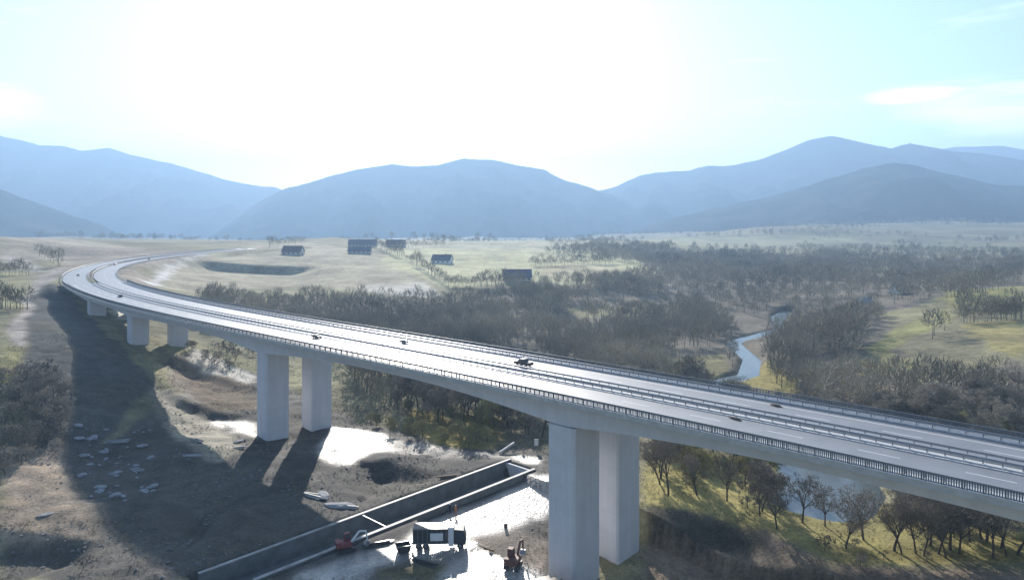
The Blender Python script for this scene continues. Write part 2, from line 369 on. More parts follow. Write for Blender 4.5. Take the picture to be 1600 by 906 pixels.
# ground cover: (outline as seen in the photo, colour, wetness)
GR = (.17, .155, .062); GR2 = (.21, .19, .09); OL = (.13, .125, .05); BR = (.15, .12, .085); TAN = (.25, .21, .155); PALE = (.42, .39, .33); MUD_SHADED = (.075, .07, .062); DK = (.07, .06, .045)
COVER = [
    ([(300,490),(330,466),(560,466),(700,470),(830,452),(850,398),(1000,384),(1240,400),(1600,404),(1600,446),(1470,465),(1380,490),(1440,600),(1600,560),(1640,760),(1240,640),(1100,600),(900,640),(520,560)], (.17,.15,.115), 0),
    ([(270,400),(330,392),(480,378),(620,400),(700,440),(640,462),(480,446),(330,455),(250,452)], (.33,.295,.2), 0),
    ([(620,378),(960,380),(1030,430),(900,445),(820,442),(700,450),(590,410)], (.40,.38,.21), 0),
    ([(540,372),(960,377),(940,392),(600,388)], (.36,.34,.22), 0),
    ([(560,447),(660,440),(690,462),(600,466)], PALE, 0),
    ([(830,418),(900,412),(1030,425),(1000,442),(860,436)], (.38,.33,.19), 0),
    ([(380,462),(440,458),(440,474),(390,474)], (.24,.22,.10), 0),
    ([(880,480),(1060,476),(1060,492),(900,496)], (.24,.22,.11), 0),
    ([(1040,560),(1140,552),(1130,600),(1050,595)], (.22,.20,.10), 0),
    ([(1150,585),(1200,565),(1255,590),(1250,616),(1120,604)], (.25,.21,.075), 0),
    ([(1360,540),(1400,512),(1480,480),(1490,496),(1420,530),(1370,580),(1350,600)], (.26,.25,.10), 0),
    ([(1470,465),(1500,452),(1600,446),(1600,470),(1560,478),(1480,480)], (.29,.27,.10), 0),
    ([(1500,505),(1600,500),(1600,560),(1540,545)], (.28,.24,.10), 0),
    ([(1330,560),(1420,560),(1440,575),(1350,590)], (.25,.23,.10), 0),
    ([(1000,374),(1330,366),(1340,378),(1130,388),(1000,384)], (.30,.29,.16), 0),
    ([(1350,385),(1600,384),(1600,392),(1380,392)], (.2,.2,.12), 0),
    ([(1220,412),(1400,418),(1390,430),(1230,424)], (.26,.25,.13), 0),
    ([(1060,385),(1180,382),(1170,390),(1060,392)], (.28,.27,.16), 0),
    ([(0,368),(100,372),(230,390),(110,412),(0,400)], (.34,.30,.23), 0),
    ([(100,385),(330,392),(300,404),(190,420),(240,436),(250,452),(180,440),(110,430),(100,412)], (.27,.23,.18), 0),
    ([(0,425),(50,428),(40,480),(0,480)], (.30,.28,.15), 0),
    ([(0,392),(30,402),(70,420),(60,428),(0,404)], (.42,.37,.32), 0),
    ([(55,432),(100,415),(100,425),(62,470),(40,520),(20,560),(10,520),(40,470)], (.36,.32,.28), 0),
    ([(0,540),(40,540),(35,600),(0,610)], (.22,.20,.09), 0),
    ([(228,442),(250,416),(290,402),(335,390),(350,391),(300,405),(268,420),(246,448)], (.58,.54,.5), 0),
    # building site under the deck
    ([(60,445),(100,450),(150,500),(200,560),(240,600),(150,700),(60,700),(40,600),(40,520)], (.07,.072,.066), 0),  # ground below the bend, the deck's shadow painted into its colour
    ([(0,700),(60,700),(170,690),(300,600),(240,560),(300,555),(420,590),(560,660),(700,690),(860,700),(900,906),(0,906)], MUD_SHADED, .15),  # site mud, its colour darkened to paint in the deck's shade
    ([(270,560),(320,560),(400,590),(400,640),(330,640),(260,600)], (.19,.15,.11), 0),
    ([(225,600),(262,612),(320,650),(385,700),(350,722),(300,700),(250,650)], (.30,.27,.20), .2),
    ([(300,545),(400,590),(400,600),(340,588),(290,565)], PALE, .2),
    ([(330,655),(400,655),(400,685),(350,670)], PALE, .7),
    ([(170,484),(212,484),(200,498),(180,498)], (.5,.5,.42), .4),
    ([(600,684),(700,700),(840,716),(700,712),(600,706)], (.26,.24,.21), .45),
    ([(515,662),(560,670),(612,686),(600,702),(570,712),(540,726),(500,716)], (.36,.34,.31), 1),
    ([(0,700),(70,700),(140,800),(150,845),(0,845)], (.34,.265,.195), 0),  # sunlit triangle, the sunlight painted as a lighter soil colour
    ([(640,640),(770,650),(800,690),(780,704),(700,696),(620,670)], (.27,.22,.07), 0),
    ([(453,893),(617,843),(640,835),(717,792),(860,738),(870,795),(793,827),(740,838),(760,862),(850,895),(860,925),(440,925)], (.34,.32,.29), 1),
    ([(730,838),(800,825),(845,845),(850,890),(770,870)], (.30,.25,.20), .1),
    ([(800,712),(843,712),(843,724),(815,722)], PALE, 1),
    ([(640,870),(700,878),(690,906),(560,906),(580,885)], (.16,.14,.08), 0),
    # meadow with trees to the right of the piers
    ([(1015,690),(1240,730),(1380,790),(1600,830),(1640,880),(1330,880),(1200,835),(1080,800),(1010,790)], (.33,.285,.11), 0),
    ([(1020,850),(1200,830),(1300,880),(1420,885),(1600,895),(1640,930),(1000,930),(1000,860)], (.22,.175,.13), 0),
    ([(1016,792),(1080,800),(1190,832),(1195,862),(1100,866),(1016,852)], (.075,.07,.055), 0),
    ([(1300,850),(1600,860),(1600,880),(1340,874)], (.22,.19,.07), 0),
]
# fine grid near, coarse far
def axis(a0, a1, st, lo_, hi_, g):
    v = list(np.arange(a0, a1 + .01, st)); d = st
    while v[-1] < hi_: d *= g; v.append(v[-1] + d)
    d = st; u = [v[0]]
    while u[-1] > lo_: d *= g; u.append(u[-1] - d)
    return np.array(u[:0:-1] + v)
gx = axis(-170, 150, 1.0, -7500, 7500, 1.022); gy = axis(88, 300, 1.0, -3000, 8500, 1.016)
GX, GY = np.meshgrid(gx, gy)
GZ = terrain(GX, GY)
nx, ny = len(gx), len(gy)
wx = GX + fbm(GX, GY, 14, 3) * 5 * np.clip(GY / 300, .5, 1.2); wy = GY + fbm(GX + 99, GY + 50, 14, 3) * 5 * np.clip(GY / 300, .5, 5)
n1 = fbm(GX, GY, 45, 4)[..., None]; n2 = fbm(GX + 700, GY, 9, 3)[..., None]; n3 = fbm(GX - 700, GY + 300, 160, 3)[..., None]
col = np.array((.21, .195, .115)) + n1 * np.array((.06, .05, .02)) + n3 * np.array((.05, .035, .03))
wet = np.zeros(GX.shape)
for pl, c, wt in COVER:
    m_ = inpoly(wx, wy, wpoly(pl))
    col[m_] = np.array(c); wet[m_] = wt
col = col * (1 + .35 * n1 + .45 * n2)
scr = sstep(.05, .3, fbm(GX + 40, GY - 80, 22, 4))[..., None] * (wet < .5)[..., None]
col = col * (1 - .3 * scr) + np.array((.09, .08, .05)) * .3 * scr
for tp in TRACKS:
    d_, _, _ = seg_dist(GX, GY, tp); kk = np.abs(d_ - .95) < .5; col[kk] *= .62; wet[kk] = np.maximum(wet[kk], .35)
col = np.clip(col, .02, .6)
def blur(a, n):
    for _ in range(n):
        b_ = a.copy(); b_[1:-1, 1:-1] = (a[1:-1, 1:-1] * 2 + a[:-2, 1:-1] + a[2:, 1:-1] + a[1:-1, :-2] + a[1:-1, 2:]) / 6; a = b_
    return a
wet = blur(wet, 3); col = blur(col, 1)
verts = np.c_[GX.ravel(), GY.ravel(), GZ.ravel()]
idx = np.arange(nx * ny).reshape(ny, nx)
quads = np.stack([idx[:-1, :-1], idx[:-1, 1:], idx[1:, 1:], idx[1:, :-1]], -1).reshape(-1, 4)
def np_mesh(name, v, f, k):
    me = bpy.data.meshes.new(name); v = np.asarray(v, np.float32); f = np.asarray(f, np.int32)
    me.vertices.add(len(v)); me.vertices.foreach_set('co', v.ravel())
    me.loops.add(f.size); me.loops.foreach_set('vertex_index', f.ravel())
    me.polygons.add(len(f)); me.polygons.foreach_set('loop_start', np.arange(0, f.size, k, dtype=np.int32))
    me.polygons.foreach_set('loop_total', np.full(len(f), k, np.int32)); me.update(calc_edges=True)
    return me
me = np_mesh('ground', verts, quads, 4); me.shade_smooth()
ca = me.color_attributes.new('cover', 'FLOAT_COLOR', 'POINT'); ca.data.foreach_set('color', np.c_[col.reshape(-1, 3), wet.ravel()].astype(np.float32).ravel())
gm = bpy.data.materials.new('ground_cover'); gm.use_nodes = True; t = gm.node_tree; b = t.nodes['Principled BSDF']
at = t.nodes.new('ShaderNodeAttribute'); at.attribute_name = 'cover'
g = t.nodes.new('ShaderNodeTexCoord')
def tnoise(sc, det=8, rough=.6):
    n = t.nodes.new('ShaderNodeTexNoise'); n.inputs['Scale'].default_value = sc; n.inputs['Detail'].default_value = det; n.inputs['Roughness'].default_value = rough
    t.links.new(g.outputs['Object'], n.inputs[0]); return n
na, nb = tnoise(.35), tnoise(1.7)
def mth(op, a, b_=None, c_=None):
    n = t.nodes.new('ShaderNodeMath'); n.operation = op
    for i, q in enumerate((a, b_, c_)):
        if q is None: continue
        if isinstance(q, (int, float)): n.inputs[i].default_value = q
        else: t.links.new(q, n.inputs[i])
    return n.outputs[0]
k = mth('MULTIPLY_ADD', mth('ADD', na.outputs[0], nb.outputs[0]), 1.5, -.5)
vm = t.nodes.new('ShaderNodeVectorMath'); vm.operation = 'SCALE'
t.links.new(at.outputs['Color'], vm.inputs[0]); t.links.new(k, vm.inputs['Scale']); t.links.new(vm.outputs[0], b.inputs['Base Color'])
nc = tnoise(.22, 6, .65)
mr = t.nodes.new('ShaderNodeMapRange'); mr.inputs[1].default_value = .22; mr.inputs[2].default_value = .42
t.links.new(nc.outputs[0], mr.inputs[0])
wetf = mth('MULTIPLY', at.outputs['Alpha'], mr.outputs[0])
t.links.new(mth('MULTIPLY_ADD', wetf, -.63, .95), b.inputs['Roughness'])
t.links.new(mth('MULTIPLY_ADD', wetf, .75, .12), b.inputs['Specular IOR Level'])
bp = t.nodes.new('ShaderNodeBump'); bp.inputs['Strength'].default_value = .6; bp.inputs['Distance'].default_value = .35
t.links.new(nb.outputs[0], bp.inputs['Height']); t.links.new(bp.outputs[0], b.inputs['Normal'])
me.materials.append(gm)
go = bpy.data.objects.new('ground', me); C.objects.link(go); go['kind'] = 'structure'

# ------------------------------------------------------------------ water
wm = mat('river_water', (.10, .12, .12), .24, .6, bump=.35, bscale=.9)
def ribbon(name, pts, wd, z, m, zf=None):
    v = []; f = []
    pts = [np.array(p, float) for p in pts]
    for i, p in enumerate(pts):
        d = pts[min(i + 1, len(pts) - 1)] - pts[max(i - 1, 0)]; d /= np.hypot(*d); n = np.array((d[1], -d[0])); ww = wd[i] if hasattr(wd, '__len__') else wd
        for s_ in (-1, 1):
            q = p + n * s_ * ww; v.append((q[0], q[1], z if zf is None else zf(q)))
        if i: a = 2 * i; f.append((a - 2, a - 1, a + 1, a))
    return mesh_obj(name, v, f, m)
def smooth_line(pts, n=8):
    out = []; P = [pts[0]] + list(pts) + [pts[-1]]
    for i in range(1, len(P) - 2):
        p0, p1, p2, p3 = [np.array(q, float) for q in P[i-1:i+3]]
        for k in range(n):
            t_ = k / n; out.append(.5 * (2*p1 + (p2-p0)*t_ + (2*p0-5*p1+4*p2-p3)*t_**2 + (3*p1-p0-3*p2+p3)*t_**3))
    out.append(np.array(pts[-1], float)); return out
rl = smooth_line([(52, 128)] + RIVER)
rv = ribbon('river', rl, [14 if q[1] < 172 else 6.5 for q in rl], -28.7, wm); rv['kind'] = 'structure'

# ------------------------------------------------------------------ mountains
hm = mat('hill_forest', (.05, .05, .038), 1, 0, .5, .006, bump=0, detail=10)
def ridge(name, prof, D, depth, seed, rough=1.0, col=None):
    """a mountain range whose crest has the given profile; falls away to both sides"""
    px = np.array([p[0] for p in prof], float); pyy = np.array([p[1] for p in prof], float); dd = np.array([p[2] if len(p) > 2 else D for p in prof], float)
    az = np.linspace(px[0], px[-1], 230); na_ = len(az)
    crest_d = np.interp(az, px, dd); crest_z = CAMZ + (HY - np.interp(az, px, pyy)) / F * crest_d
    ts = np.linspace(-1, .7, 70)
    A, T = np.meshgrid(az, ts)
    CD = np.broadcast_to(crest_d, A.shape); CZ = np.broadcast_to(crest_z, A.shape)
    Y = CD + T * depth; X = (A - 800) / F * CD * (1 + T * depth / CD * .55)
    fall = np.where(T < 0, 1 - np.abs(T) ** 1.15, 1 - (np.abs(T) / .7) ** 1.5)
    spur = np.abs(fbm(X + seed * 777, Y * .35, 420, 4)) ; fine = fbm(X + seed * 99, Y, 160, 5)
    Z = -160 + (CZ + 160) * fall
    damp = np.clip(np.abs(T) * 4, .0, 1) * np.clip(fall * 3, 0, 1)
    hgt = (CZ + 60)
    Z = Z - spur * hgt * .5 * damp * rough + fine * hgt * .2 * damp - np.abs(fbm(X + seed * 31, Y, 240, 5)) * hgt * .17 * damp + fbm(X, Y, 60, 3) * 5 * np.clip(fall * 4, 0, 1)
    v = np.c_[X.ravel(), Y.ravel(), Z.ravel()]; ii = np.arange(v.shape[0]).reshape(A.shape)
    q = np.stack([ii[:-1, :-1], ii[:-1, 1:], ii[1:, 1:], ii[1:, :-1]], -1).reshape(-1, 4)
    m_ = np_mesh(name, v, q, 4); m_.shade_smooth(); m_.materials.append(hm)
    o = bpy.data.objects.new(name, m_); C.objects.link(o); o['kind'] = 'structure'; return o
ridge('hill_range', [(-420,150),(-200,175),(-100,200),(0,210),(30,218),(60,226),(95,227),(125,235),(170,230),(200,240),(230,247),(265,254),(300,264),(350,280),(395,289),(430,292),(480,310),(560,345)], 4600, 1700, 1)
ridge('hill_range', [(-500,250),(-200,240),(-60,275),(0,296),(60,318),(110,335),(150,348),(190,368),(240,392),(270,400)], 2600, 800, 2)
ridge('hill_range', [(290,400),(330,375),(370,340),(400,318),(440,296),(480,286),(520,273),(560,264),(610,255),(640,259),(680,258),(725,247),(770,249),(800,256),(850,264),(880,280),(920,292),(960,306),(1020,330),(1100,370)], 3700, 1300, 3, 1.1)
ridge('hill_range', [(760,345),(860,312),(920,300),(960,292),(1000,274),(1040,267),(1080,265),(1105,258),(1135,259),(1180,250),(1235,230),(1265,216),(1300,210),(1335,218),(1360,224),(1390,231),(1420,223),(1450,228),(1480,234),(1540,240),(1640,255),(1800,280),(2000,300)], 4300, 1700, 4)
ridge('hill_range', [(1380,250),(1440,236),(1500,229),(1560,227),(1600,233),(1700,225),(1900,220),(2100,240)], 5600, 1200, 6)
ridge('hill_range', [(900,372),(980,362),(1060,338),(1130,322),(1200,308),(1260,290),(1310,275),(1350,262),(1400,253),(1440,260),(1500,275),(1560,288),(1620,290),(1750,285),(1900,270),(2200,260)], 2900, 1100, 5)

# ------------------------------------------------------------------ haze
hb = MB(); hb.box((0, 2600, 250), (19000, 12600, 1060)); 
hz = hb.build('haze', None)
vmat = bpy.data.materials.new('haze_air'); vmat.use_nodes = True; t = vmat.node_tree; t.nodes.remove(t.nodes['Principled BSDF'])
pv = t.nodes.new('ShaderNodeVolumePrincipled'); pv.inputs['Color'].default_value = (.42, .66, 1, 1); pv.inputs['Density'].default_value = HAZE_DENS; pv.inputs['Anisotropy'].default_value = .34
t.links.new(pv.outputs[0], t.nodes['Material Output'].inputs['Volume'])
hz.data.materials.append(vmat); tag(hz, kind='stuff', label='thin pale blue haze filling the whole valley air', cat='haze')

# ------------------------------------------------------------------ viaduct
via = empty('viaduct', at_s(120, 0, -27), label='long curved twin concrete motorway viaduct on tall paired rectangular piers', cat='bridge')
vx, vy, vz = via.location
def sweep(name, prof, s0, s1, m, parent=None, step=3.0, zf=None, origin=(0, 0, 0), closed=True):
    """profile (off, z) swept along the alignment; zf(s, i, z) may change z"""
    ss = np.linspace(s0, s1, max(2, int((s1 - s0) / step) + 1)); v = []; f = []; n = len(prof)
    for k, s in enumerate(ss):
        for i, (o_, z_) in enumerate(prof):
            x, y, _ = at_s(s, o_); v.append((x - origin[0], y - origin[1], (zf(s, i, z_) if zf else z_) - origin[2]))
        if k:
            a = (k - 1) * n; b_ = k * n
            for i in range(n if closed else n - 1): j = (i + 1) % n; f.append((a + i, a + j, b_ + j, b_ + i))
    if closed: f.append(tuple(range(n))[::-1]); f.append(tuple(range(len(v) - n, len(v))))
    return mesh_obj(name, v, f, m, parent)
VO = (vx, vy, vz)
def find_s(px, off):
    ss = np.arange(-150, 400, .25); x, y = off_pt(ss, off); q = 800 + F * x / y; q[y < 5] = 1e9
    return float(ss[np.argmin(abs(q - px))])
PS = [find_s(888, -8.2), find_s(418, -8.2), find_s(208, -8.2), find_s(144, -8.2)]
PS = [PS[0] - 96] + PS + [S_AB]
print('pier chainages', [round(p) for p in PS])
def soffit(s):
    """girder depth: haunched at the piers"""
    P = PS; d = 2.6
    for i in range(len(P) - 1):
        if P[i] <= s <= P[i + 1]:
            L_ = P[i + 1] - P[i]; mid = 2.5 if L_ > 60 else 2.6; top = 4.6 if L_ > 60 else 3.2
            a = {0: 4.6, 1: 4.8, 2: 4.6, 3: 3.4, 4: 3.0, 5: 2.8}
            t_ = (s - P[i]) / L_; dp = a[i] if t_ < .5 else a[i + 1]; q = abs(t_ - .5) * 2
            return mid + (dp - mid) * max(0, (q - .12) / .88) ** 1.8
    return 4.6 if s < P[0] and s > P[0] - 5 else 2.8
S0 = -150
_p = MB(); _p.box((0, 0, 0), (.09, .14, .74)); post_me = bpy.data.meshes.new('guard_rail_post'); post_me.from_pydata(_p.v, [], _p.f); post_me.materials.append(M['steel'])
for side in (-1, 1):
    lo_, hi_ = (-HALF, -.55) if side < 0 else (.55, HALF)
    c_ = (lo_ + hi_) / 2
    # box girder with cantilevered slab: outer profile
    prof = [(lo_ + .05, -.12), (hi_ - .05, -.12), (hi_ - .05, -.38), (c_ + 3.9, -.75), (c_ + 3.5, -3), (c_ - 3.5, -3), (c_ - 3.9, -.75), (lo_ + .05, -.38)]
    sweep('girder', prof, S0, S_AB, M['concrete'], via, 3, lambda s, i, z: -soffit(s) if i in (4, 5) else z, VO)
    inn, out = (hi_, lo_) if side < 0 else (lo_, hi_)
    sg = 1 if out > inn else -1
    sweep('carriageway', [(inn + sg * .9, -.118), (out - sg * 1.75, -.118), (out - sg * 1.75, 0), (inn + sg * .9, 0)][::sg], S0, S_AB, M['asphalt'], via, 3, None, VO)
    # outer walkway kerb and inner kerb
    sweep('walkway', [(out - sg * 1.745, -.116), (out - sg * .001, -.116), (out - sg * .001, .16), (out - sg * 1.745, .16)][::sg], S0, S_AB, M['kerb'], via, 3, None, VO)
    sweep('kerb', [(inn + sg * .895, -.116), (inn, -.116), (inn, .16), (inn + sg * .895, .16)], S0, S_AB, M['kerb'], via, 3, None, VO)
    sweep('cornice', [(out + sg * .002, -.55), (out + sg * .16, -.55), (out + sg * .2, .26), (out + sg * .002, .26)][::sg], S0, S_AB, M['concrete_edge'], via, 3, None, VO)
    # markings
    for o_ in (inn + sg * 1.25, out - sg * 3.9):
        sweep('edge_line', [(o_ - .1, .004), (o_ + .1, .004)], S0, S_AB, M['paint'], via, 4, None, VO, closed=False)
    o_ = inn + sg * 4.9
    for s in np.arange(-54, S_AB - 6, 12):
        ml = MB()
        a = [at_s(s, o_ - .08), at_s(s, o_ + .08), at_s(s + 5, o_ + .08), at_s(s + 5, o_ - .08)]
        ml.add([(q[0] - vx, q[1] - vy, .004 - vz) for q in a], [(0, 1, 2, 3)])
        ml.build('lane_marking', M['paint'], via)
    # safety barriers
    for o_ in (out - sg * 1.45, inn + sg * .55):
        gb = MB()
        for s in np.arange(S0, S_AB, 2.0):
            x, y, _ = at_s(s, o_)
            if 12 > abs(s - 2) * .5 - 1 or (-50 < s < 0):
                q = bpy.data.objects.new('guard_rail_post', post_me); C.objects.link(q); q.parent = via; q.location = (x - vx, y - vy, .52 - vz); q.rotation_euler = (0, 0, -head(s))
            else: gb.box((x - vx, y - vy, .52 - vz), (.09, .14, .74), -head(s))
        ob = gb.build('guard_rail_posts', M['steel'], via); ob['kind'] = 'stuff'
        for zz in ((.62, .92),):
            sweep('guard_rail', [(o_ - .1, zz[0]), (o_ + .1, zz[0]), (o_ + .06, (zz[0]+zz[1])/2), (o_ + .1, zz[1]), (o_ - .1, zz[1]), (o_ - .06, (zz[0]+zz[1])/2)], S0, S_AB, M['steel'], via, 3, None, VO)
    # outer pedestrian railing
    rb = MB(); o_ = out - sg * .2
    for s in np.arange(S0, S_AB, 2.0):
        x, y, _ = at_s(s, o_); rb.box((x - vx, y - vy, .74 - vz), (.1, .1, 1.16), -head(s))
    for s in np.arange(S0, S_AB, .25):
        x, y, _ = at_s(s, o_); x2, y2, _ = at_s(s + .1, o_)
        rb.add([(x - vx, y - vy, .3 - vz), (x2 - vx - .05, y2 - vy, .3 - vz), (x2 - vx - .05, y2 - vy, 1.25 - vz), (x - vx, y - vy, 1.25 - vz)], [(0, 1, 2, 3)])
    rb.build('railing', M['railing'], via)
    for zz in (.32, 1.28):
        sweep('handrail', [(o_ - .05, zz - .05), (o_ + .05, zz - .05), (o_ + .05, zz + .05), (o_ - .05, zz + .05)], S0, S_AB, M['railing'], via, 3, None, VO)
    # piers
    for k_, ps in enumerate(PS[:-1]):
        x, y, _ = at_s(ps, c_); zt = -soffit(ps) - .0; zb = min(gz(x + a, y + b_) for a in (-4, 0, 4) for b_ in (-4, 0, 4)) - 1.0
        a, b_ = (5.6, 7.6) if k_ < 2 else ((4.8, 6.6) if k_ < 3 else (4.2, 6.0))
        pb = MB()
        h_ = zt - zb
        # chamfered rectangle shaft
        ch = .35; hx, hy = b_ / 2, a / 2
        ring = [(-hx + ch, -hy), (hx - ch, -hy), (hx, -hy + ch), (hx, hy - ch), (hx - ch, hy), (-hx + ch, hy), (-hx, hy - ch), (-hx, -hy + ch)]
        th = head(ps); e1 = (math.cos(th), -math.sin(th)); e2 = (math.sin(th), math.cos(th))
        vs = []
        for zz in (zb, zt + .02):
            for rx, ry in ring: vs.append((x - vx + e1[0] * rx + e2[0] * ry, y - vy + e1[1] * rx + e2[1] * ry, zz - vz))
        pb.add(vs, [tuple(range(8)), tuple(range(15, 7, -1))] + [(i, i + 8, (i + 1) % 8 + 8, (i + 1) % 8) for i in range(8)])
        pb.build('pier', M['concrete'], via)
# abutment
ab = MB()
for o0, o1 in ((-HALF - .3, HALF + .3),):
    p0, p1, p2, p3 = at_s(S_AB - 1.5, o0), at_s(S_AB - 1.5, o1), at_s(S_AB + 3, o1), at_s(S_AB + 3, o0)
    vs = [(p[0] - vx, p[1] - vy, -12 - vz) for p in (p0, p1, p2, p3)] + [(p[0] - vx, p[1] - vy, -3.0 - vz) for p in (p0, p1, p2, p3)]
    ab.add(vs, [(0, 1, 2, 3), (7, 6, 5, 4), (0, 4, 5, 1), (1, 5, 6, 2), (2, 6, 7, 3), (3, 7, 4, 0)])
ab.build('abutment', M['concrete'], via)

# motorway on the ground beyond
S1 = 672
for side in (-1, 1):
    sg = side
    o = sweep('motorway', [(sg * 1.6, -.3), (sg * 1.6, .0), (sg * 11.6, .0), (sg * 11.6, -.3)][::-sg], S_AB + .01, S1, M['asphalt'], None, 4)
    o['kind'] = 'structure'
    for o_, lbl in ((sg * 12.0, 'outer'), (sg * 1.0, 'median')):
        gb = MB(); org = at_s(S_AB + 2, o_, -.4)
        g_ = empty('guard_rail', org, label='steel guard rail on the %s side of the %s carriageway past the abutment' % (lbl, 'near left' if sg < 0 else 'far right'), cat='guard rail', group='guard rails of the motorway beyond the viaduct')
        for s in np.arange(S_AB + 2, S1 - 20, 5.0):
            x, y, _ = at_s(s, o_); q = bpy.data.objects.new('post', post_me); C.objects.link(q); q.parent = g_; q.location = (x - org[0], y - org[1], .3 - org[2]); q.rotation_euler = (0, 0, -head(s))
        sweep('beam', [(o_ - .08, .5), (o_ + .08, .5), (o_ + .08, .85), (o_ - .08, .85)], S_AB + 2, S1 - 20, M['steel'], g_, 4, None, org)
ml = MB()
for side in (-1, 1):
    for s in np.arange(S_AB + 4, S1 - 8, 12):
        a = [at_s(s, side * 6.4 - .08), at_s(s, side * 6.4 + .08), at_s(s + 5, side * 6.4 + .08), at_s(s + 5, side * 6.4 - .08)]
        ml.add([(q[0], q[1], .006) for q in a], [(0, 1, 2, 3)])
ml.build('motorway_lane_marking', M['paint'])['kind'] = 'structure'

# ------------------------------------------------------------------ concrete channel
co = (float(CH0[0]), float(CH0[1]), -27.0); ca_ = math.atan2(CHD[1], CHD[0])
chn = empty('concrete_channel', co, ca_, label='straight concrete drainage channel with pale wall tops crossing the building site', cat='channel')
cb = MB(); cb.box((CHL / 2, .1, -1.65), (CHL + 4, .5, 3.7)); cw = cb.build('channel_wall', M['shade_concrete'], chn); cb = MB(); cb.box((CHL / 2, .1, .27), (CHL + 4, .62, .16)); cb.build('coping', M['coping'], cw)
cb = MB(); cb.box((CHL / 2 + 2, -CHW - .1, -1.65), (CHL - 2, .5, 3.7)); cw = cb.build('channel_wall', M['shade_concrete'], chn); cb = MB(); cb.box((CHL / 2 + 2, -CHW - .1, .27), (CHL - 2, .7, .16)); cb.build('coping', M['coping'], cw)
cb = MB(); cb.box((CHL / 2, -CHW / 2, -CHDEP - .1), (CHL + 4, CHW - .5, .3)); cb.build('channel_floor', M['shade_concrete'], chn)
cb = MB(); cb.box((CHL + .3, -CHW / 2, -1.6), (.5, CHW - .5, 3.1)); cb.build('head_wall', M['concrete'], chn)
cb = MB(); cb.box((CHL * .42, -CHW / 2, .14), (.14, CHW + 1.0, .12)); cb.build('cross_beam', M['grey'], chn)

# ------------------------------------------------------------------ trees
def grow(seed, H=10.0, spread=.42, levels=4, twigs=True, limb0=.22, width=.014, tw_n=5):
    rd = random.Random(seed); segs = []; tips = []
    def br(p, d, l, r, lev):
        n = 3 if lev < 2 else 2
        q = p
        for i in range(n):
            d = (d + Vector((rd.gauss(0, .12), rd.gauss(0, .12), rd.gauss(.03, .08)))).normalized()
            q2 = q + d * l / n; r2 = r * (1 - .28 * (i + 1) / n)
            segs.append((q.copy(), q2.copy(), r * (1 - .28 * i / n), r2, lev))
            if lev >= 1 and i < n - 1 and lev < levels and rd.random() < .8:
                s_ = Vector((rd.gauss(0, 1), rd.gauss(0, 1), rd.gauss(.25, .5))).normalized()
                br(q2, (d * .55 + s_ * .75).normalized(), l * .55, r2 * .5, lev + 1)
            q = q2
        if lev < levels:
            m = rd.choice((2, 3, 3)) if lev else rd.choice((3, 4, 5))
            a0 = rd.random() * 6.28
            for k in range(m):
                a = a0 + 6.283 * k / m + rd.gauss(0, .3); sp = spread * rd.uniform(.7, 1.5)
                side = d.orthogonal().normalized(); side = Matrix.Rotation(a, 3, d) @ side
                br(q, (d * math.cos(sp) + side * math.sin(sp) + Vector((0, 0, .08))).normalized(), l * rd.uniform(.6, .8), r * .52, lev + 1)
        else: tips.append((q, d))
    br(Vector((0, 0, -.3)), Vector((0, 0, 1)), H * rd.uniform(.24, .32), H * limb0 / 10, 0)
    mx_ = max(q.z for q, _ in tips); k = H / (mx_ + .4)
    tr = MB(); cr_ = MB()
    for p, q, r, r2, lev in segs:
        (tr if lev < 2 else cr_).tube(p * k, q * k, max(r, .012), max(r2, .01), 6 if lev == 0 else (4 if lev < 2 else 3), caps=False)
    for q, d in tips:
        for i in range(tw_n):
            v = (d * .7 + Vector((rd.gauss(0, .6), rd.gauss(0, .6), rd.gauss(.1, .5)))).normalized(); l = rd.uniform(.5, 1.2) * H / 10
            a = v.orthogonal().normalized() * width * rd.uniform(.8, 1.6) * H / 10; a.rotate(Matrix.Rotation(rd.random() * 6.28, 3, v))
            p = q * k
            cr_.add([p - a, p + a, p + v * l], [(0, 1, 2)])
            m2 = p + v * l * .5; v2 = (v + Vector((rd.gauss(0, .6), rd.gauss(0, .6), rd.gauss(0, .5)))).normalized()
            cr_.add([m2 - a, m2 + a, m2 + v2 * l * .5], [(0, 1, 2)])
    return tr, cr_
TREES = []
def tree_proto(name, seed, H, mt, label, cat='tree', **k):
    tr, cr_ = grow(seed, H, **k)
    e = empty(name, (0, -60 - 15 * len(TREES), -40), label=label, cat=cat)
    a = tr.build('trunk', M['bark'], e, smooth=True); b_ = cr_.build('crown', mt, e)
    TREES.append([e, 0]); return e
for i in range(5): tree_proto('bare_tree', 20 + i, 10, M['twig'] if i != 3 else M['twig_dark'], 'tree', spread=.45, tw_n=16, width=.034)
for i in range(0): pass
for i in range(2): tree_proto('slim_tree', 80 + i, 7.5, M['twig_dark'], 'tree', spread=.33, tw_n=12, width=.03)
for i in range(2): tree_proto('willow_tree', 40 + i, 8, M['twig_olive'], 'tree', spread=.5, tw_n=18, width=.036)
for i in range(3): tree_proto('bare_tree', 100 + i, 10, M['twig_dark'], 'tree', spread=.38, tw_n=7, width=.02)
for i in range(2):
    tree_proto('bare_bush', 60 + i, 3.2, M['twig'] if i else M['twig_dark'], 'bush', cat='bush', spread=.7, levels=3, tw_n=16, width=.08, limb0=.25)
n_tree = 0
def put_tree(k, x, y, sc, label, group=None, cat=None):
    global n_tree
    e, used = TREES[k]; z = gz(x, y) - .05
    if not used:
        TREES[k][1] = 1; o = e; o.location = (x, y, z); o.rotation_euler = (0, 0, random.random() * 6.28); o.scale = sc; o['label'] = label
    else: o = copy_thing(e, (x, y, z), random.random() * 6.28, sc, label)
    if group: o['group'] = group
    elif 'group' in o: del o['group']
    n_tree += 1; return o
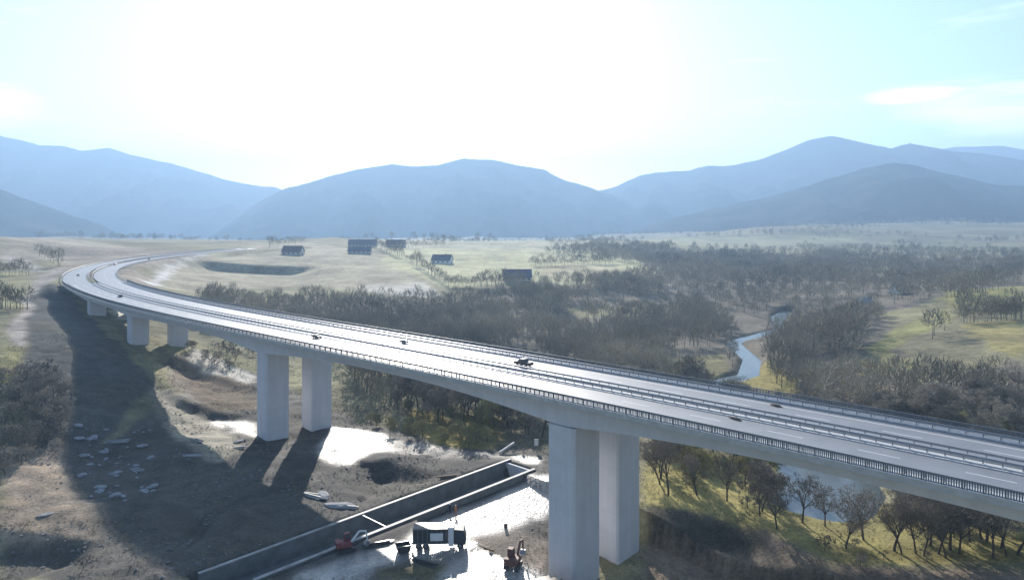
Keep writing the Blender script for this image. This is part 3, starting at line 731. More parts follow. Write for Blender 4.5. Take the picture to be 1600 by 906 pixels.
CLEAR = [[(1040,545),(1140,540),(1135,600),(1040,595)],[(880,474),(1060,470),(1060,494),(890,500)],[(1350,510),(1500,475),(1500,500),(1430,540),(1370,590),(1345,600)],[(1500,500),(1600,500),(1600,556),(1530,545)],[(1270,560),(1330,555),(1340,600),(1280,605)]]
def rsc(a=.8, b=1.25): s = random.uniform(a, b); return (s * random.uniform(.9, 1.1), s * random.uniform(.9, 1.1), s)

DECKL = [(float(a), float(b)) for a, b in zip(*off_pt(np.arange(-150, S_AB + 1, 10), 0))]
def clear_of_things(x, y, m=0):
    d, _, _ = seg_dist(x, y, RIVER); wdt = np.where((y < 180) & (y > 120), 12, 6)
    ok = d > wdt
    d2, _, _ = seg_dist(x, y, DECKL); ok &= d2 > 17 + m
    rd = road_near(x, y); ok &= rd > 22
    qx = x - CH0[0]; qy = y - CH0[1]; ul = qx * CHD[0] + qy * CHD[1]; vl = qx * CHN[0] + qy * CHN[1]
    ok &= ~((vl > -4) & (vl < CHW + 4) & (ul > -10) & (ul < CHL + 6))
    return ok
# the row in front of the pond
ROW = [(1322,856,'left-leaning'),(1350,843,''),(1397,860,''),(1409,865,''),(1432,864,''),(1444,868,''),(1465,864,''),(1478,871,''),(1486,858,''),(1499,864,''),(1552,873,''),(1572,869,''),(1453,852,''),(1289,822,''),(1515,846,''),(1541,846,''),(1590,866,''),(1254,816,''),(1215,826,'')]
ords = ['first', 'second', 'third', 'fourth', 'fifth', 'sixth', 'seventh', 'eighth', 'ninth', 'tenth', 'eleventh', 'twelfth', 'thirteenth', 'fourteenth', 'fifteenth', 'sixteenth', 'seventeenth', 'eighteenth', 'nineteenth', 'twentieth']
ROW.sort()
for i, (a, b_, _) in enumerate(ROW):
    x, y, z = on_ground(a, b_)
    put_tree(9 + i % 3, x, y, rsc(.8, 1.12), '%s leafless tree from the left in the row below the pond' % ords[i], 'leafless trees on the meadow below the pond')
# woods
WOODS = [  # outline of the ground they stand on, spacing, kinds, noise threshold, label
    ([(300,500),(330,470),(420,470),(560,470),(700,474),(830,455),(960,440),(1080,462),(1120,500),(1180,540),(1165,575),(1110,592),(1105,660),(900,640),(700,600),(520,560),(420,540)], 4.9, (0,1,2,3,4,7), -.24, 'leafless grey brown tree in the dense wood behind the viaduct'),
    ([(530,570),(560,620),(640,652),(800,676),(850,690),(850,640),(700,585)], 4.3, (0,1,2,3,7,4), -.45, 'tangled bare tree in the thicket seen under the span between the tall piers'),
    ([(1015,640),(1110,600),(1235,640),(1400,700),(1400,735),(1230,742),(1215,812),(1100,792),(1015,770)], 5.6, (9,10,11,7,8), -.25, 'slender bare tree on the olive meadow between the tall piers and the pond'),
    ([(1400,770),(1600,800),(1640,860),(1560,858),(1420,846),(1385,800)], 4.8, (9,10,11,0), -.5, 'bare tree in the thick grove right of the pond under the deck edge'),
    ([(1235,620),(1190,585),(1205,545),(1240,505),(1380,490),(1400,530),(1350,560),(1330,600),(1440,600),(1600,590),(1640,760),(1400,690),(1260,640)], 5.0, (0,1,2,3,4,7), -.27, 'bare tree in the brown wood on the far bank right of the river'),
]
CLEARW = [wpoly(c) for c in CLEAR]
cand = []
def sample(poly, sp, thr, ns=35):
    W_ = wpoly(poly); P_ = np.array(W_); x0, y0 = P_.min(0); x1, y1 = P_.max(0)
    X, Y = np.meshgrid(np.arange(x0, x1, sp), np.arange(y0, y1, sp)); X = X + rng.uniform(-.45, .45, X.shape) * sp; Y = Y + rng.uniform(-.45, .45, X.shape) * sp
    X = X.ravel(); Y = Y.ravel()
    k = inpoly(X, Y, W_) & (fbm(X + 333, Y - 120, ns, 3) + .5 * fbm(X, Y, 14, 2) > thr)
    for c_ in CLEARW: k &= ~inpoly(X, Y, c_)
    return X[k], Y[k]
for wi, (pl, sp, kinds, thr, lab) in enumerate(WOODS):
    X, Y = sample(pl, sp, thr); ok = clear_of_things(X, Y); X, Y = X[ok], Y[ok]
    inframe = (abs(X / Y) < .80)
    for x, y in zip(X[inframe], Y[inframe]): cand.append((y, x, wi))
cand.sort()
print('wood candidates', len(cand))
rest = []
per = {0: 60, 1: 50, 2: 75, 3: 45, 4: 50}; cnt = {k: 0 for k in per}
for y, x, wi in cand:
    if cnt[wi] < per[wi]:
        cnt[wi] += 1; W_ = WOODS[wi]
        put_tree(random.choice(W_[2] + (5, 6)), x, y, rsc(.55, 1.25), W_[4], ['trees of the wood behind the viaduct', 'trees of the thicket under the span', 'trees on the meadow by the tall piers', 'trees of the grove right of the pond', 'trees of the wood right of the river'][wi])
    else: rest.append((x, y))
print('trees as things', n_tree, 'rest', len(rest))
# far woodland as one mass
FAR = [
    ([(850,398),(940,386),(1000,384),(1100,398),(1240,402),(1600,404),(1600,440),(1440,470),(1380,480),(1240,495),(1210,500),(1120,480),(1080,462),(960,440),(1040,424),(960,408)], 8.5, -.27),
    ([(1000,388),(1600,392),(1600,404),(1000,400)], 16, -.05),
    ([(1480,482),(1600,478),(1600,500),(1500,505),(1440,540),(1400,560),(1420,520)], 6.5, -.2),
    ([(820,455),(960,436),(1080,462),(960,446)], 8, -.3),
    ([(0,560),(40,520),(60,480),(90,470),(60,560),(30,640),(0,640)], 7, .05),
    ([(500,374),(960,378),(960,381),(500,376)], 22, .05),
]
fx = list(rest)
for pl, sp, thr in FAR:
    X, Y = sample(pl, sp, thr, 70); ok = clear_of_things(X, Y); fx += list(zip(X[ok], Y[ok]))
# hedges between fields
for a, b_, n in (((590,388),(640,408),16),((640,408),(700,446),18),((700,448),(820,446),34),((830,416),(960,412),40),((620,388),(700,386),14),((860,384),(1000,382),30),((420,386),(480,380),14),((1480,466),(1600,446),20),((1500,505),(1600,498),18),((0,430),(50,430),10),((0,482),(45,484),10),((60,400),(100,420),8)):
    for k in range(n):
        t_ = (k + random.uniform(-.4, .4)) / n; q = ray([a[0] + (b_[0]-a[0])*t_], [a[1] + (b_[1]-a[1])*t_])[0]; fx.append((q[0], q[1]))
_x = rng.uniform(150, 2300, 5200); _y = rng.uniform(1250, 2500, 5200); _k = fbm(_x, _y * 2.2, 420, 3) > .04; fx += list(zip(_x[_k], _y[_k]))
_x = rng.uniform(-900, 300, 900); _y = rng.uniform(1150, 1900, 900); _k = fbm(_x, _y * 2.2, 300, 3) > .12; fx += list(zip(_x[_k], _y[_k]))
FX = np.array(fx); print('woodland trees', len(FX))
def lite(seed, n=95):
    r_ = np.random.default_rng(seed); v = []; f = []
    def tri(p, q, w_):
        d = q - p; d /= np.linalg.norm(d); a = np.cross(d, r_.normal(size=3)); a /= np.linalg.norm(a); b0 = len(v); v.extend([p - a * w_, p + a * w_, q]); f.append((b0, b0 + 1, b0 + 2))
    for k in range(2): tri(np.array((0, 0, -.5)), np.array((r_.normal() * .4, r_.normal() * .4, 6.5)), .2)
    for k in range(n):
        th = r_.uniform(0, 6.28); ph = r_.uniform(-.5, 1.3); rr = r_.uniform(.45, 1) ** .6
        c = np.array((math.cos(th) * math.cos(ph) * 3.4 * rr, math.sin(th) * math.cos(ph) * 3.4 * rr, 5.6 + math.sin(ph) * 4.2 * rr))
        d = c - np.array((0, 0, 2.5)); d /= np.linalg.norm(d); d = d + r_.normal(size=3) * .35
        tri(c - d * .9, c + d * r_.uniform(.8, 1.5), r_.uniform(.06, .17))
    return np.array(v), np.array(f)
def scatter(name, pts, mt, seeds, kmin=.55, kmax=1.2, label=None, cat=None, flat=1.0):
    V = []; Fc = []; b0 = 0
    tm = [lite(s) for s in seeds]; X = np.array([p[0] for p in pts]); Y = np.array([p[1] for p in pts]); Zg = terrain(X, Y); vn_ = vnoise(X, Y, 25)
    for i in range(len(pts)):
        v, f = tm[i % len(tm)]; a = rng.uniform(0, 6.28); s_ = rng.uniform(kmin, kmax) * (.75 + .5 * vn_[i]) * (1 if Y[i] < 700 else 1.15)
        c, s2 = math.cos(a), math.sin(a); q = np.empty_like(v)
        q[:, 0] = (v[:, 0] * c - v[:, 1] * s2) * s_ + X[i]; q[:, 1] = (v[:, 0] * s2 + v[:, 1] * c) * s_ + Y[i]; q[:, 2] = v[:, 2] * s_ * flat + Zg[i]
        V.append(q); Fc.append(f + b0); b0 += len(v)
    m_ = np_mesh(name, np.vstack(V), np.vstack(Fc), 3); m_.materials.append(mt)
    o = bpy.data.objects.new(name, m_); C.objects.link(o); return tag(o, label, cat, None, 'stuff')
wood_m = mat('woodland', (.17, .155, .12), .9, .15, 0, .02, col2=(.44, .39, .29))
scatter('woodland', [tuple(p) for p in FX], wood_m, range(6), label='leafless grey brown woodland spreading over the valley floor and far fields', cat='woodland')
# dry grass tufts and loose stones, far too many to count
def litter(name, n, box_, mt, label, cat, stones=False):
    x = rng.uniform(box_[0], box_[1], n); y = rng.uniform(box_[2], box_[3], n)
    k = (fbm(x, y, 9, 3) > (-.05 if not stones else .0)) & (abs(x / y) < .85)
    for pl in ([(450,900),(617,840),(720,790),(870,735),(870,795),(760,862),(850,906)], [(515,662),(612,686),(600,706),(540,728),(500,716)]): k &= ~inpoly(x, y, wpoly(pl))
    d, _, _ = seg_dist(x, y, RIVER); k &= d > 12
    qx = x - CH0[0]; qy = y - CH0[1]; ul = qx * CHD[0] + qy * CHD[1]; vl = qx * CHN[0] + qy * CHN[1]; k &= ~((vl > -1) & (vl < CHW + 1) & (ul > -4) & (ul < CHL + 2))
    x, y = x[k], y[k]; z = terrain(x, y); V = []; Fc = []; m_ = len(x)
    if stones:
        sz = rng.uniform(.06, .2, m_) * (1 + rng.random(m_)**4 * 2)
        base = np.array([(1,0,0),(0,1,0),(-1,0,0),(0,-1,0),(0,0,.7)]); fs = np.array([(0,1,4),(1,2,4),(2,3,4),(3,0,4)])
        V = base[None] * sz[:, None, None] * rng.uniform(.6, 1.4, (m_, 5, 1)); V = V + np.stack([x, y, z - .02], -1)[:, None]; k5 = 5
    else:
        nb = 5; V = np.zeros((m_, nb * 3, 3)); fs = np.arange(nb * 3).reshape(nb, 3); h = rng.uniform(.2, .6, m_)
        for b_ in range(nb):
            a = rng.uniform(0, 6.28, m_); o_ = rng.uniform(-.25, .25, (m_, 2)); w_ = rng.uniform(.04, .1, m_)
            V[:, b_*3, :2] = o_; V[:, b_*3+1, 0] = o_[:, 0] + np.cos(a) * w_; V[:, b_*3+1, 1] = o_[:, 1] + np.sin(a) * w_
            V[:, b_*3+2, :2] = o_ + rng.normal(0, .14, (m_, 2)); V[:, b_*3+2, 2] = h * rng.uniform(.6, 1.2, m_)
        V = V + np.stack([x, y, z - .03], -1)[:, None]; k5 = nb * 3
    Fc = (fs[None] + (np.arange(m_) * k5)[:, None, None]).reshape(-1, 3)
    me_ = np_mesh(name, V.reshape(-1, 3), Fc, 3); me_.materials.append(mt); o = bpy.data.objects.new(name, me_); C.objects.link(o); tag(o, label, cat, None, 'stuff')
litter('grass_tufts', 34000, (-150, 130, 98, 260), mat('dry_grass', (.24, .21, .12), .9, .15, .4, .1), 'dry grass tufts scattered over the rough ground below the viaduct', 'grass')
litter('loose_stones', 9000, (-130, 4, 98, 200), M['stone_dark'], 'loose stones scattered over the building site', 'stones', True)
# scrub on the left slope and around the site
def put_bush(px, py, s, label, group, k=None):
    x, y, z = on_ground(px, py); return put_tree(k if k is not None else random.choice((12, 13)), x, y, (s, s, s * .9), label, group)
X, Y = sample([(0,590),(40,580),(95,590),(110,660),(75,700),(0,755)], 3.0, -.6, 20)
bs = sorted(zip(Y, X))
for y, x in bs[:95]: put_tree(random.choice((12, 13)), x, y, rsc(1.0, 1.7), 'brown leafless bush in the scrub covering the slope at the left edge', 'bushes of the left slope')
X, Y = sample([(290,520),(400,545),(400,585),(340,575),(300,560)], 5, -.2, 20)
for x, y in list(zip(X, Y))[:16]: put_tree(random.choice((12, 13)), x, y, rsc(1.0, 1.6), 'low dark bush on the earth mound beside the paired piers', 'bushes on the mound between the piers')
X, Y = sample([(560,650),(640,664),(800,690),(830,700),(700,700),(590,676)], 5, -.1, 20)
for x, y in list(zip(X, Y))[:20]:
    if clear_of_things(np.array([x]), np.array([y]), -5)[0]: put_tree(7 if random.random() < .5 else 8, x, y, rsc(.35, .6), 'short yellowish willow bush at the edge of the yellow grass', 'willow bushes under the span')
X, Y = sample([(1200,842),(1600,872),(1600,900),(1220,880)], 6, -.1, 20)
for x, y in list(zip(X, Y))[:26]: put_tree(random.choice((12, 13)), x, y, rsc(.5, 1.0), 'small bare bush on the brown bank at the bottom right', 'bushes of the bottom right bank')
X, Y = sample([(0,850),(170,858),(220,900),(0,900)], 6, -.1, 20)
for x, y in list(zip(X, Y))[:12]: put_tree(random.choice((12, 13)), x, y, rsc(.5, 1.0), 'small bare bush in the shade at the bottom left', 'bushes of the bottom left bank')

for e_, used_ in TREES:
    if not used_:
        for ch_ in list(e_.children): bpy.data.objects.remove(ch_)
        bpy.data.objects.remove(e_)
# ------------------------------------------------------------------ houses
def house(px, py, wd, dp, hw, hr, rz, label, wallm, roofm, chim=True, ridge_x=True):
    x, y, z = on_ground(px, py)
    e = empty('house', (x, y, z - .3), rz, label=label, cat='house')
    b_ = MB(); b_.box((0, 0, hw / 2), (wd, dp, hw)); 
    b_.add([(-wd/2, -dp/2, hw), (-wd/2, dp/2, hw), (-wd/2, 0, hw + hr - .1)], [(0, 1, 2)]); b_.add([(wd/2, -dp/2, hw), (wd/2, dp/2, hw), (wd/2, 0, hw + hr - .1)], [(0, 2, 1)])
    b_.build('wall', wallm, e)
    r_ = MB(); ov = .5; sl = hr / (dp / 2)
    prof = [(-dp/2 - ov, hw - ov * sl), (0, hw + hr), (dp/2 + ov, hw - ov * sl), (dp/2 + ov, hw - ov * sl + .3), (0, hw + hr + .35), (-dp/2 - ov, hw - ov * sl + .3)]
    n = 6; vs = [(-wd/2 - ov, p[0], p[1]) for p in prof] + [(wd/2 + ov, p[0], p[1]) for p in prof]
    r_.add(vs, [tuple(range(n)), tuple(range(2*n-1, n-1, -1))] + [(i, i+n, (i+1) % n + n, (i+1) % n) for i in range(n)])
    ro = r_.build('roof', roofm, e)
    if chim: c_ = MB(); c_.box((wd * .2, .6, hw + hr + .3), (.8, .8, 1.8)); c_.build('chimney', M['wall'], ro)
    nwin = max(2, int(wd / 4))
    for k in range(nwin):
        w_ = MB(); w_.box((-wd/2 + (k + .5) * wd / nwin, -dp/2 - .02, hw * .55), (1.2, .1, 1.3)); w_.build('window', M['glass'], e)
    w_ = MB(); w_.box((wd/2 + .02, 0, 1.1), (.1, 1.1, 2.2)); w_.build('door', M['wood'], e)
    return e
house(691, 411, 17, 11, 3.2, 4.5, R(-12), 'dark roofed house with a bright white gable end alone in the green field', M['white_wall'], M['roof_grey'])
house(808, 438, 20, 12, 3.0, 5.0, R(4), 'wide low farmhouse with a dark roof at the wood edge below the green field', M['wall'], M['roof_grey'], False)
house(458, 398, 18, 11, 3.5, 5.0, R(-5), 'squat dark roofed barn standing left on the tan field ridge', M['wall'], M['roof'], False)
house(567, 385, 32, 12, 3.2, 5.0, R(3), 'largest dark roofed barn on the skyline of the plateau', M['wall'], M['roof_grey'], False)
house(562, 396, 22, 9, 3.0, 3.5, R(3), 'low shed with grey roof in front of the largest skyline barn', M['wall'], M['roof_grey'], False)
house(619, 386, 22, 11, 4.0, 5.0, R(-4), 'smaller skyline house with dark roof right of the largest barn', M['wall'], M['roof'])
house(1402, 458, 8, 6, 3, 2.5, R(30), 'tiny pale house in the distant woods beyond the round green knoll', M['white_wall'], M['stone'])
house(1350, 480, 8, 6, 3, 2.5, R(10), 'pale roofed shed in the woods to the left of the round green knoll', M['wall'], M['stone'])

# ------------------------------------------------------------------ vehicles on the viaduct
def wheel(parent, x, y, r=.33, wd=.22):
    a = MB(); a.tube((x, y - wd/2, r), (x, y + wd/2, r), r, r, 16); o = a.build('wheel', M['tyre'], parent)
    h = MB(); h.tube((x, y - wd/2 - .01, r), (x, y + wd/2 + .01, r), r * .55, r * .55, 10); h.build('rim', M['steel'], o)
def car(name, paint, label, pick=False):
    e = empty(name, (0, 0, 0), label=label, cat='pickup' if pick else 'car')
    b_ = MB()
    if pick: prof = [(-2.6,.35),(2.6,.35),(2.65,.75),(2.5,1.0),(1.35,1.1),(.75,1.75),(-.75,1.8),(-1.0,1.1),(-2.6,1.1)]
    else: prof = [(-2.1,.3),(2.1,.3),(2.2,.7),(2.05,.92),(1.1,1.02),(.5,1.45),(-1.1,1.47),(-1.75,1.0),(-2.15,.95)]
    b_.prism(prof, -.88, .88); b_.build('body', paint, e, bevel=.06)
    g_ = MB()
    if pick: g_.prism([(1.2,1.13),(.72,1.66),(-.7,1.7),(-.9,1.13)], -.89, .89)
    else: g_.prism([(.98,1.03),(.45,1.38),(-1.05,1.4),(-1.55,1.03)], -.89, .89)
    g_.build('windows', M['glass'], e)
    for x in (1.45, -1.45):
        for y in (.8, -.8): wheel(e, x, y)
    for y in (.65, -.65):
        l_ = MB(); l_.box((2.19 if not pick else 2.63, y, .68), (.06, .3, .16)); l_.build('headlight', M['silver'], e)
        l_ = MB(); l_.box((-2.15 if not pick else -2.61, y, .75), (.06, .25, .18)); l_.build('tail_light', M['lamp_red'], e)
    return e
def on_deck(px, py):
    d = CAMZ * F / (py - HY); x = (px - 800) / F * d
    k = int(np.argmin((AX - x)**2 + (AY - d)**2)); return x, d, SS[k]
def place_on_deck(e, px, py, rev=False):
    x, y, s = on_deck(px, py); th = head(s); e.location = (x, y, .012); e.rotation_euler = (0, 0, math.pi/2 - th + (math.pi if rev else 0))
p = car('pickup_truck', M['dark'], 'dark pickup with a low cargo bed on the far carriageway above the tall near piers', True); place_on_deck(p, 818, 571); p.scale = (.8,) * 3
c0 = car('parked_car', M['grey'], 'grey car on the far carriageway a little left of the span middle'); place_on_deck(c0, 631, 536); c0.scale = (.6,) * 3
c1 = car('parked_car', M['dark'], 'dark car on the near carriageway by the median left of the grey car'); place_on_deck(c1, 495, 528, True); c1.scale = (.6,) * 3
def dup_car(src, px, py, label, rev=False):
    o = copy_thing(src, label=label); place_on_deck(o, px, py, rev); return o
dup_car(c1, 188, 464, 'dark car on the near carriageway where the curve begins, above the third piers')
dup_car(c1, 122, 431, 'dark car on the outermost bend of the near carriageway', True)
dup_car(c1, 180, 414, 'dark car on the far carriageway just beyond the bend')
dup_car(c0, 233, 406, 'farthest grey car on the motorway past the bend')
for px, py, lb in ((1150, 655, 'small dark heap of debris against the median guard rail of the near carriageway'), (1212, 634, 'small dark heap of debris against the outer guard rail of the far carriageway')):
    x, y, s = on_deck(px, py); rd = random.Random(px); hb_ = MB()
    n = 9; ring = []
    vs = [(0, 0, .32)] + [((1.3 + rd.uniform(-.3, .3)) * math.cos(a * 6.283 / n), (.5 + rd.uniform(-.12, .12)) * math.sin(a * 6.283 / n), 0) for a in range(n)] + [((.7 + rd.uniform(-.2, .2)) * math.cos(a * 6.283 / n), .3 * math.sin(a * 6.283 / n), .24 + rd.uniform(-.06, .08)) for a in range(n)]
    fs = [(1 + i, 1 + (i + 1) % n, 1 + n + (i + 1) % n, 1 + n + i) for i in range(n)] + [(1 + n + i, 1 + n + (i + 1) % n, 0) for i in range(n)]
    hb_.add(vs, fs); o = hb_.build('debris_heap', M['soil_dark']); o.location = (x, y, .006); o.rotation_euler = (0, 0, R(-55)); tag(o, lb, 'heap')

# ------------------------------------------------------------------ building-site machines
def truck(px, py, rz):
    x, y, z = on_ground(px, py)
    e = empty('site_truck', (x, y, z), rz, label='dark box truck with a shining side panel and white cab back on the wet yard', cat='truck')
    a = MB(); a.box((-1.2, 0, 2.25), (6.0, 2.5, 2.6)); bo = a.build('cargo_box', M['dark'], e, bevel=.05)
    for k in range(7): pass
    a = MB()
    for k in range(8): a.box((-4.1 + k * .8, -1.28, 2.25), (.08, .06, 2.5))
    a.box((-1.2, -1.28, 3.45), (6.0, .08, .12)); a.box((-1.2, -1.28, 1.0), (6.0, .08, .14)); a.build('side_ribs', M['grey'], bo)
    a = MB(); a.box((-.1, -1.30, 2.15), (2.2, .05, 1.3)); a.build('side_panel', M['white'], bo)
    a = MB(); a.box((2.35, 0, 2.1), (.9, 2.4, 3.2)); a.build('bulkhead', M['white'], e, bevel=.05)
    a = MB(); a.prism([(2.85, .7), (4.9, .7), (4.95, 1.7), (4.6, 3.1), (2.85, 3.3)], -1.2, 1.2); cb_ = a.build('cab', M['dark'], e, bevel=.08)
    a = MB(); a.prism([(3.3, 1.9), (4.65, 1.9), (4.45, 2.8), (3.3, 2.85)], -1.22, 1.22); a.build('cab_window', M['glass'], cb_)
    a = MB(); a.box((0, 0, .78), (9.0, .9, .3)); a.build('chassis', M['black'], e)
    for xx in (-3.2, -2.0, 3.9):
        for yy in (-1.05, 1.05): wheel(e, xx, yy, .5, .3)
    return e
truck(684, 853, R(2))
def excavator(px, py, rz, paint, armm, label, sc=1.0):
    x, y, z = on_ground(px, py); e = empty('excavator', (x, y, z), rz, label=label, cat='excavator'); e.scale = (sc,) * 3
    for yy in (-.85, .85):
        a = MB(); pr = [(-1.5, .35), (-1.2, .05), (1.2, .05), (1.5, .35), (1.3, .75), (-1.3, .75)]; a.prism(pr, yy - .25, yy + .25); a.build('track', M['black'], e)
    a = MB(); a.box((-.3, 0, 1.25), (2.6, 2.0, .8)); a.box((-1.3, 0, 1.75), (.9, 1.9, .4)); a.box((0, 0, .8), (1.2, 1.2, .2)); bo = a.build('body', paint, e, bevel=.08)
    a = MB(); a.prism([(-.2, 1.62), (.9, 1.62), (1.0, 2.1), (.75, 2.85), (-.2, 2.85)], .05, .95); cb_ = a.build('cab', paint, e, bevel=.05)
    a = MB(); a.prism([(0, 1.95), (.86, 1.95), (.66, 2.7), (0, 2.7)], .03, .97); a.build('cab_window', M['glass'], cb_)
    a = MB()
    for p0, p1, r_ in (((.8, -.35, 1.4), (2.3, -.35, 3.1), .2), ((2.3, -.35, 3.1), (3.4, -.35, 2.9), .18)): a.tube(p0, p1, r_, r_ * .85, 6)
    bm_ = a.build('boom', armm, e)
    a = MB(); a.tube((3.4, -.35, 2.95), (3.7, -.35, 1.2), .15, .12, 6); a.build('dipper_arm', armm, e)
    a = MB(); a.prism([(3.5, 1.25), (4.0, 1.2), (3.9, .5), (3.3, .35), (3.1, .7)], -.75, .05); a.build('bucket', M['steel'], e)
    return e
excavator(540, 860, R(25), M['red'], M['white'], 'red excavator with a white boom at the near wall of the channel')
excavator(802, 886, R(70), M['rust'], M['rust'], 'rusty brown excavator standing alone on the bare soil beside the near pier', 1.05)
def skip(px, py, rz, label):
    x, y, z = on_ground(px, py); e = empty('skip_container', (x, y, z), rz, label=label, cat='skip')
    a = MB(); o_ = [(-1.3, 1.3), (-.9, .1), (.9, .1), (1.3, 1.3), (1.2, 1.3), (.82, .18), (-.82, .18), (-1.2, 1.3)]
    a.prism(o_, -.8, .8); a.prism([(-1.25, 1.25), (-.88, .12), (.88, .12), (1.25, 1.25)], -.86, -.8); a.prism([(-1.25, 1.25), (-.88, .12), (.88, .12), (1.25, 1.25)], .8, .86); a.build('tub', M['dark'], e)
    a = MB(); a.box((0, -.9, 1.28), (2.7, .1, .1)); a.box((0, .9, 1.28), (2.7, .1, .1)); a.build('rim', M['grey'], e)
    return e
skip(630, 862, R(20), 'small dark open skip standing on the wet yard left of the truck')
x, y, z = on_ground(790, 824); a = MB(); a.tube((0, 0, 0), (0, 0, .9), .32, .32, 14)
for zz in (.3, .6): a.tube((0, 0, zz - .03), (0, 0, zz + .03), .34, .34, 14)
o = a.build('oil_drum', M['dark']); o.location = (x, y, z); tag(o, 'dark ribbed oil drum alone at the right side of the wet yard', 'drum')
x, y, z = on_ground(792, 707); a = MB(); a.tube((-1.8, -1, .3), (1.8, 1.6, 1.9), .28, .28, 10); o = a.build('concrete_pile', M['kerb']); o.location = (x, y, z); tag(o, 'pale concrete pile lying tilted on the grass beyond the channel end', 'pile')
x, y, z = on_ground(838, 704); e = empty('site_sign', (x, y, z), 0, label='white upright board on a post next to the far side of the tall pier', cat='sign')
a = MB(); a.box((0, 0, 1.0), (.12, .12, 2.0)); a.build('post', M['steel'], e); a = MB(); a.box((0, -.1, 2.1), (1.0, .06, 1.6)); a.build('board', M['white'], e)

# two workers at the channel wall
def person(px, py, rz, label, top, sgn):
    x, y, z = on_ground(px, py); e = empty('person', (x, y, z), rz, label=label, cat='person')
    J = [(0,0,.95),(0,0,1.15),(0,0,1.40),(0,.0,1.52),(0,.02,1.66), (-.1,0,.9),(-.12,.02,.5),(-.12,-.02,.08),(-.12,.14,.04), (.1,0,.9),(.13,-.04,.5),(.14,-.06,.08),(.14,.1,.04),
         (-.19,0,1.40),(-.27,.02,1.12),(-.24,.18*sgn,.92), (.19,0,1.40),(.27,-.02,1.12),(.22,.2,.98)]
    Ed = [(0,1),(1,2),(2,3),(3,4),(0,5),(5,6),(6,7),(7,8),(0,9),(9,10),(10,11),(11,12),(2,13),(13,14),(14,15),(2,16),(16,17),(17,18)]
    rad = [.14,.14,.15,.06,.1,.1,.075,.05,.045,.1,.075,.05,.045,.07,.05,.04,.07,.05,.04]
    me_ = bpy.data.meshes.new('body'); me_.from_pydata(J, Ed, []); o = bpy.data.objects.new('body', me_); C.objects.link(o); o.parent = e; me_.materials.append(top)
    sk = o.modifiers.new('skin', 'SKIN'); 
    for i, v in enumerate(me_.skin_vertices[0].data): v.radius = (rad[i],) * 2; v.use_root = (i == 0)
    sb_ = o.modifiers.new('sub', 'SUBSURF'); sb_.levels = 1; sb_.render_levels = 1
    bm = bmesh.new(); bmesh.ops.create_uvsphere(bm, u_segments=12, v_segments=8, radius=.155)
    bmesh.ops.delete(bm, geom=[v for v in bm.verts if v.co.z < -.02], context='VERTS')
    bmesh.ops.translate(bm, verts=bm.verts, vec=(0, .02, 1.72)); m_ = bpy.data.meshes.new('helmet'); bm.to_mesh(m_); bm.free(); m_.materials.append(M['helmet'])
    h = bpy.data.objects.new('helmet', m_); C.objects.link(h); h.parent = e
    return e
person(703, 801, R(40), 'worker in a white helmet and dark clothes standing nearer the channel wall', M['navy'], 1)
person(712, 803, R(200), 'second worker in a white helmet and orange jacket facing the first one', M['hivis'], -1)

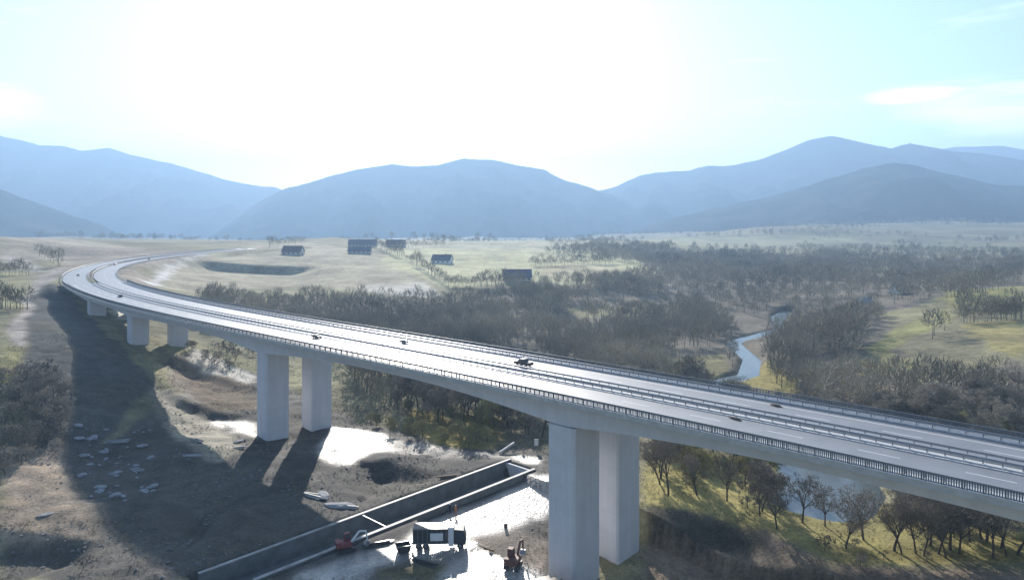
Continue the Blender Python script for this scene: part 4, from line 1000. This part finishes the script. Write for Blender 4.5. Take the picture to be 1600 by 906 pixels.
# loose timber and pipes lying about the site
for i, (px, py, rz, n, L_, mt_, lb) in enumerate([
    (185, 690, 20, 5, 4.5, 'stone', 'stack of pale concrete beams in the shaded rubble, the upper left one'),
    (215, 735, -35, 4, 3.6, 'stone', 'stack of pale concrete beams in the shaded rubble, the lower right one'),
    (490, 775, -25, 4, 5.0, 'coping', 'bundle of pale planks curving along the shadow edge above the channel'),
    (545, 792, -15, 3, 4.0, 'coping', 'short bundle of planks right beside the far channel wall'),
    (310, 690, -40, 4, 4.0, 'grey', 'bundle of blue grey pipes on the sunlit soil left of the second piers'),
    (590, 850, 24, 3, 5.0, 'dark', 'dark beams lying on the strip between channel and wet yard'),
    (665, 880, -30, 3, 5.5, 'dark', 'long dark beams lying in front of the truck'),
    (760, 858, -35, 3, 4.5, 'wood', 'brown planks between the truck and the rusty excavator'),
    (700, 745, 20, 3, 4.0, 'wood', 'brown planks on the dark soil beyond the channel'),
    (375, 700, 30, 3, 2.5, 'coping', 'few pale blocks left of the foot of the second piers')]):
    x, y, z = on_ground(px, py); a = MB(); rd = random.Random(i)
    for k in range(n): a.box((rd.uniform(-.3, .3), (k - n / 2) * .42 + rd.uniform(-.1, .1), .16 + .22 * (k % 2)), (L_ * rd.uniform(.8, 1.1), .3, .22), R(rd.uniform(-7, 7)))
    o = a.build('timber_stack' if mt_ == 'wood' else 'beam_stack', M[mt_]); o.location = (x, y, z); o.rotation_euler = (0, 0, R(rz)); tag(o, lb, 'stack')
# rubble and boulders in the shade, soil heaps
def rock_mesh(seed):
    bm = bmesh.new(); bmesh.ops.create_icosphere(bm, subdivisions=2, radius=1); rd = random.Random(seed)
    for v in bm.verts:
        v.co *= rd.uniform(.75, 1.15); v.co.z *= .6; v.co.x *= 1.25
    m_ = bpy.data.meshes.new('boulder'); bm.to_mesh(m_); bm.free(); m_.materials.append(M['stone']); return m_
rk = [rock_mesh(s) for s in range(4)]
for i in range(46):
    px = random.uniform(120, 240); py = random.uniform(665, 780); x, y, z = on_ground(px, py)
    o = bpy.data.objects.new('boulder', rk[i % 4]); C.objects.link(o); s_ = random.choice((.25, .3, .35, .5, .8)); o.scale = (s_ * 1.3, s_, s_); o.location = (x, y, z + .1 * s_); o.rotation_euler = (0, 0, random.random() * 6)
    tag(o, 'pale blue grey boulder in the rubble lying in the viaduct shadow', 'boulder', 'boulders of the shaded rubble')
for i, (px, py, s_, lb) in enumerate([(300, 712, 1.0, 'lone pale boulder at the sunlit tip of soil beside the second piers'), (372, 690, .7, 'small pale rock just left of the second pair of piers'), (505, 775, 1.2, 'pale rock slab on the edge of the deck shadow above the channel'), (530, 790, 1.4, 'longer pale slab close to the far wall of the channel'), (70, 805, .6, 'small white stone on the sunlit slope at the lower left')]):
    x, y, z = on_ground(px, py); o = bpy.data.objects.new('boulder', rk[i % 4]); C.objects.link(o); o.scale = (s_ * 1.8, s_, s_ * .6); o.location = (x, y, z + .1); o.rotation_euler = (0, 0, i); tag(o, lb, 'boulder')
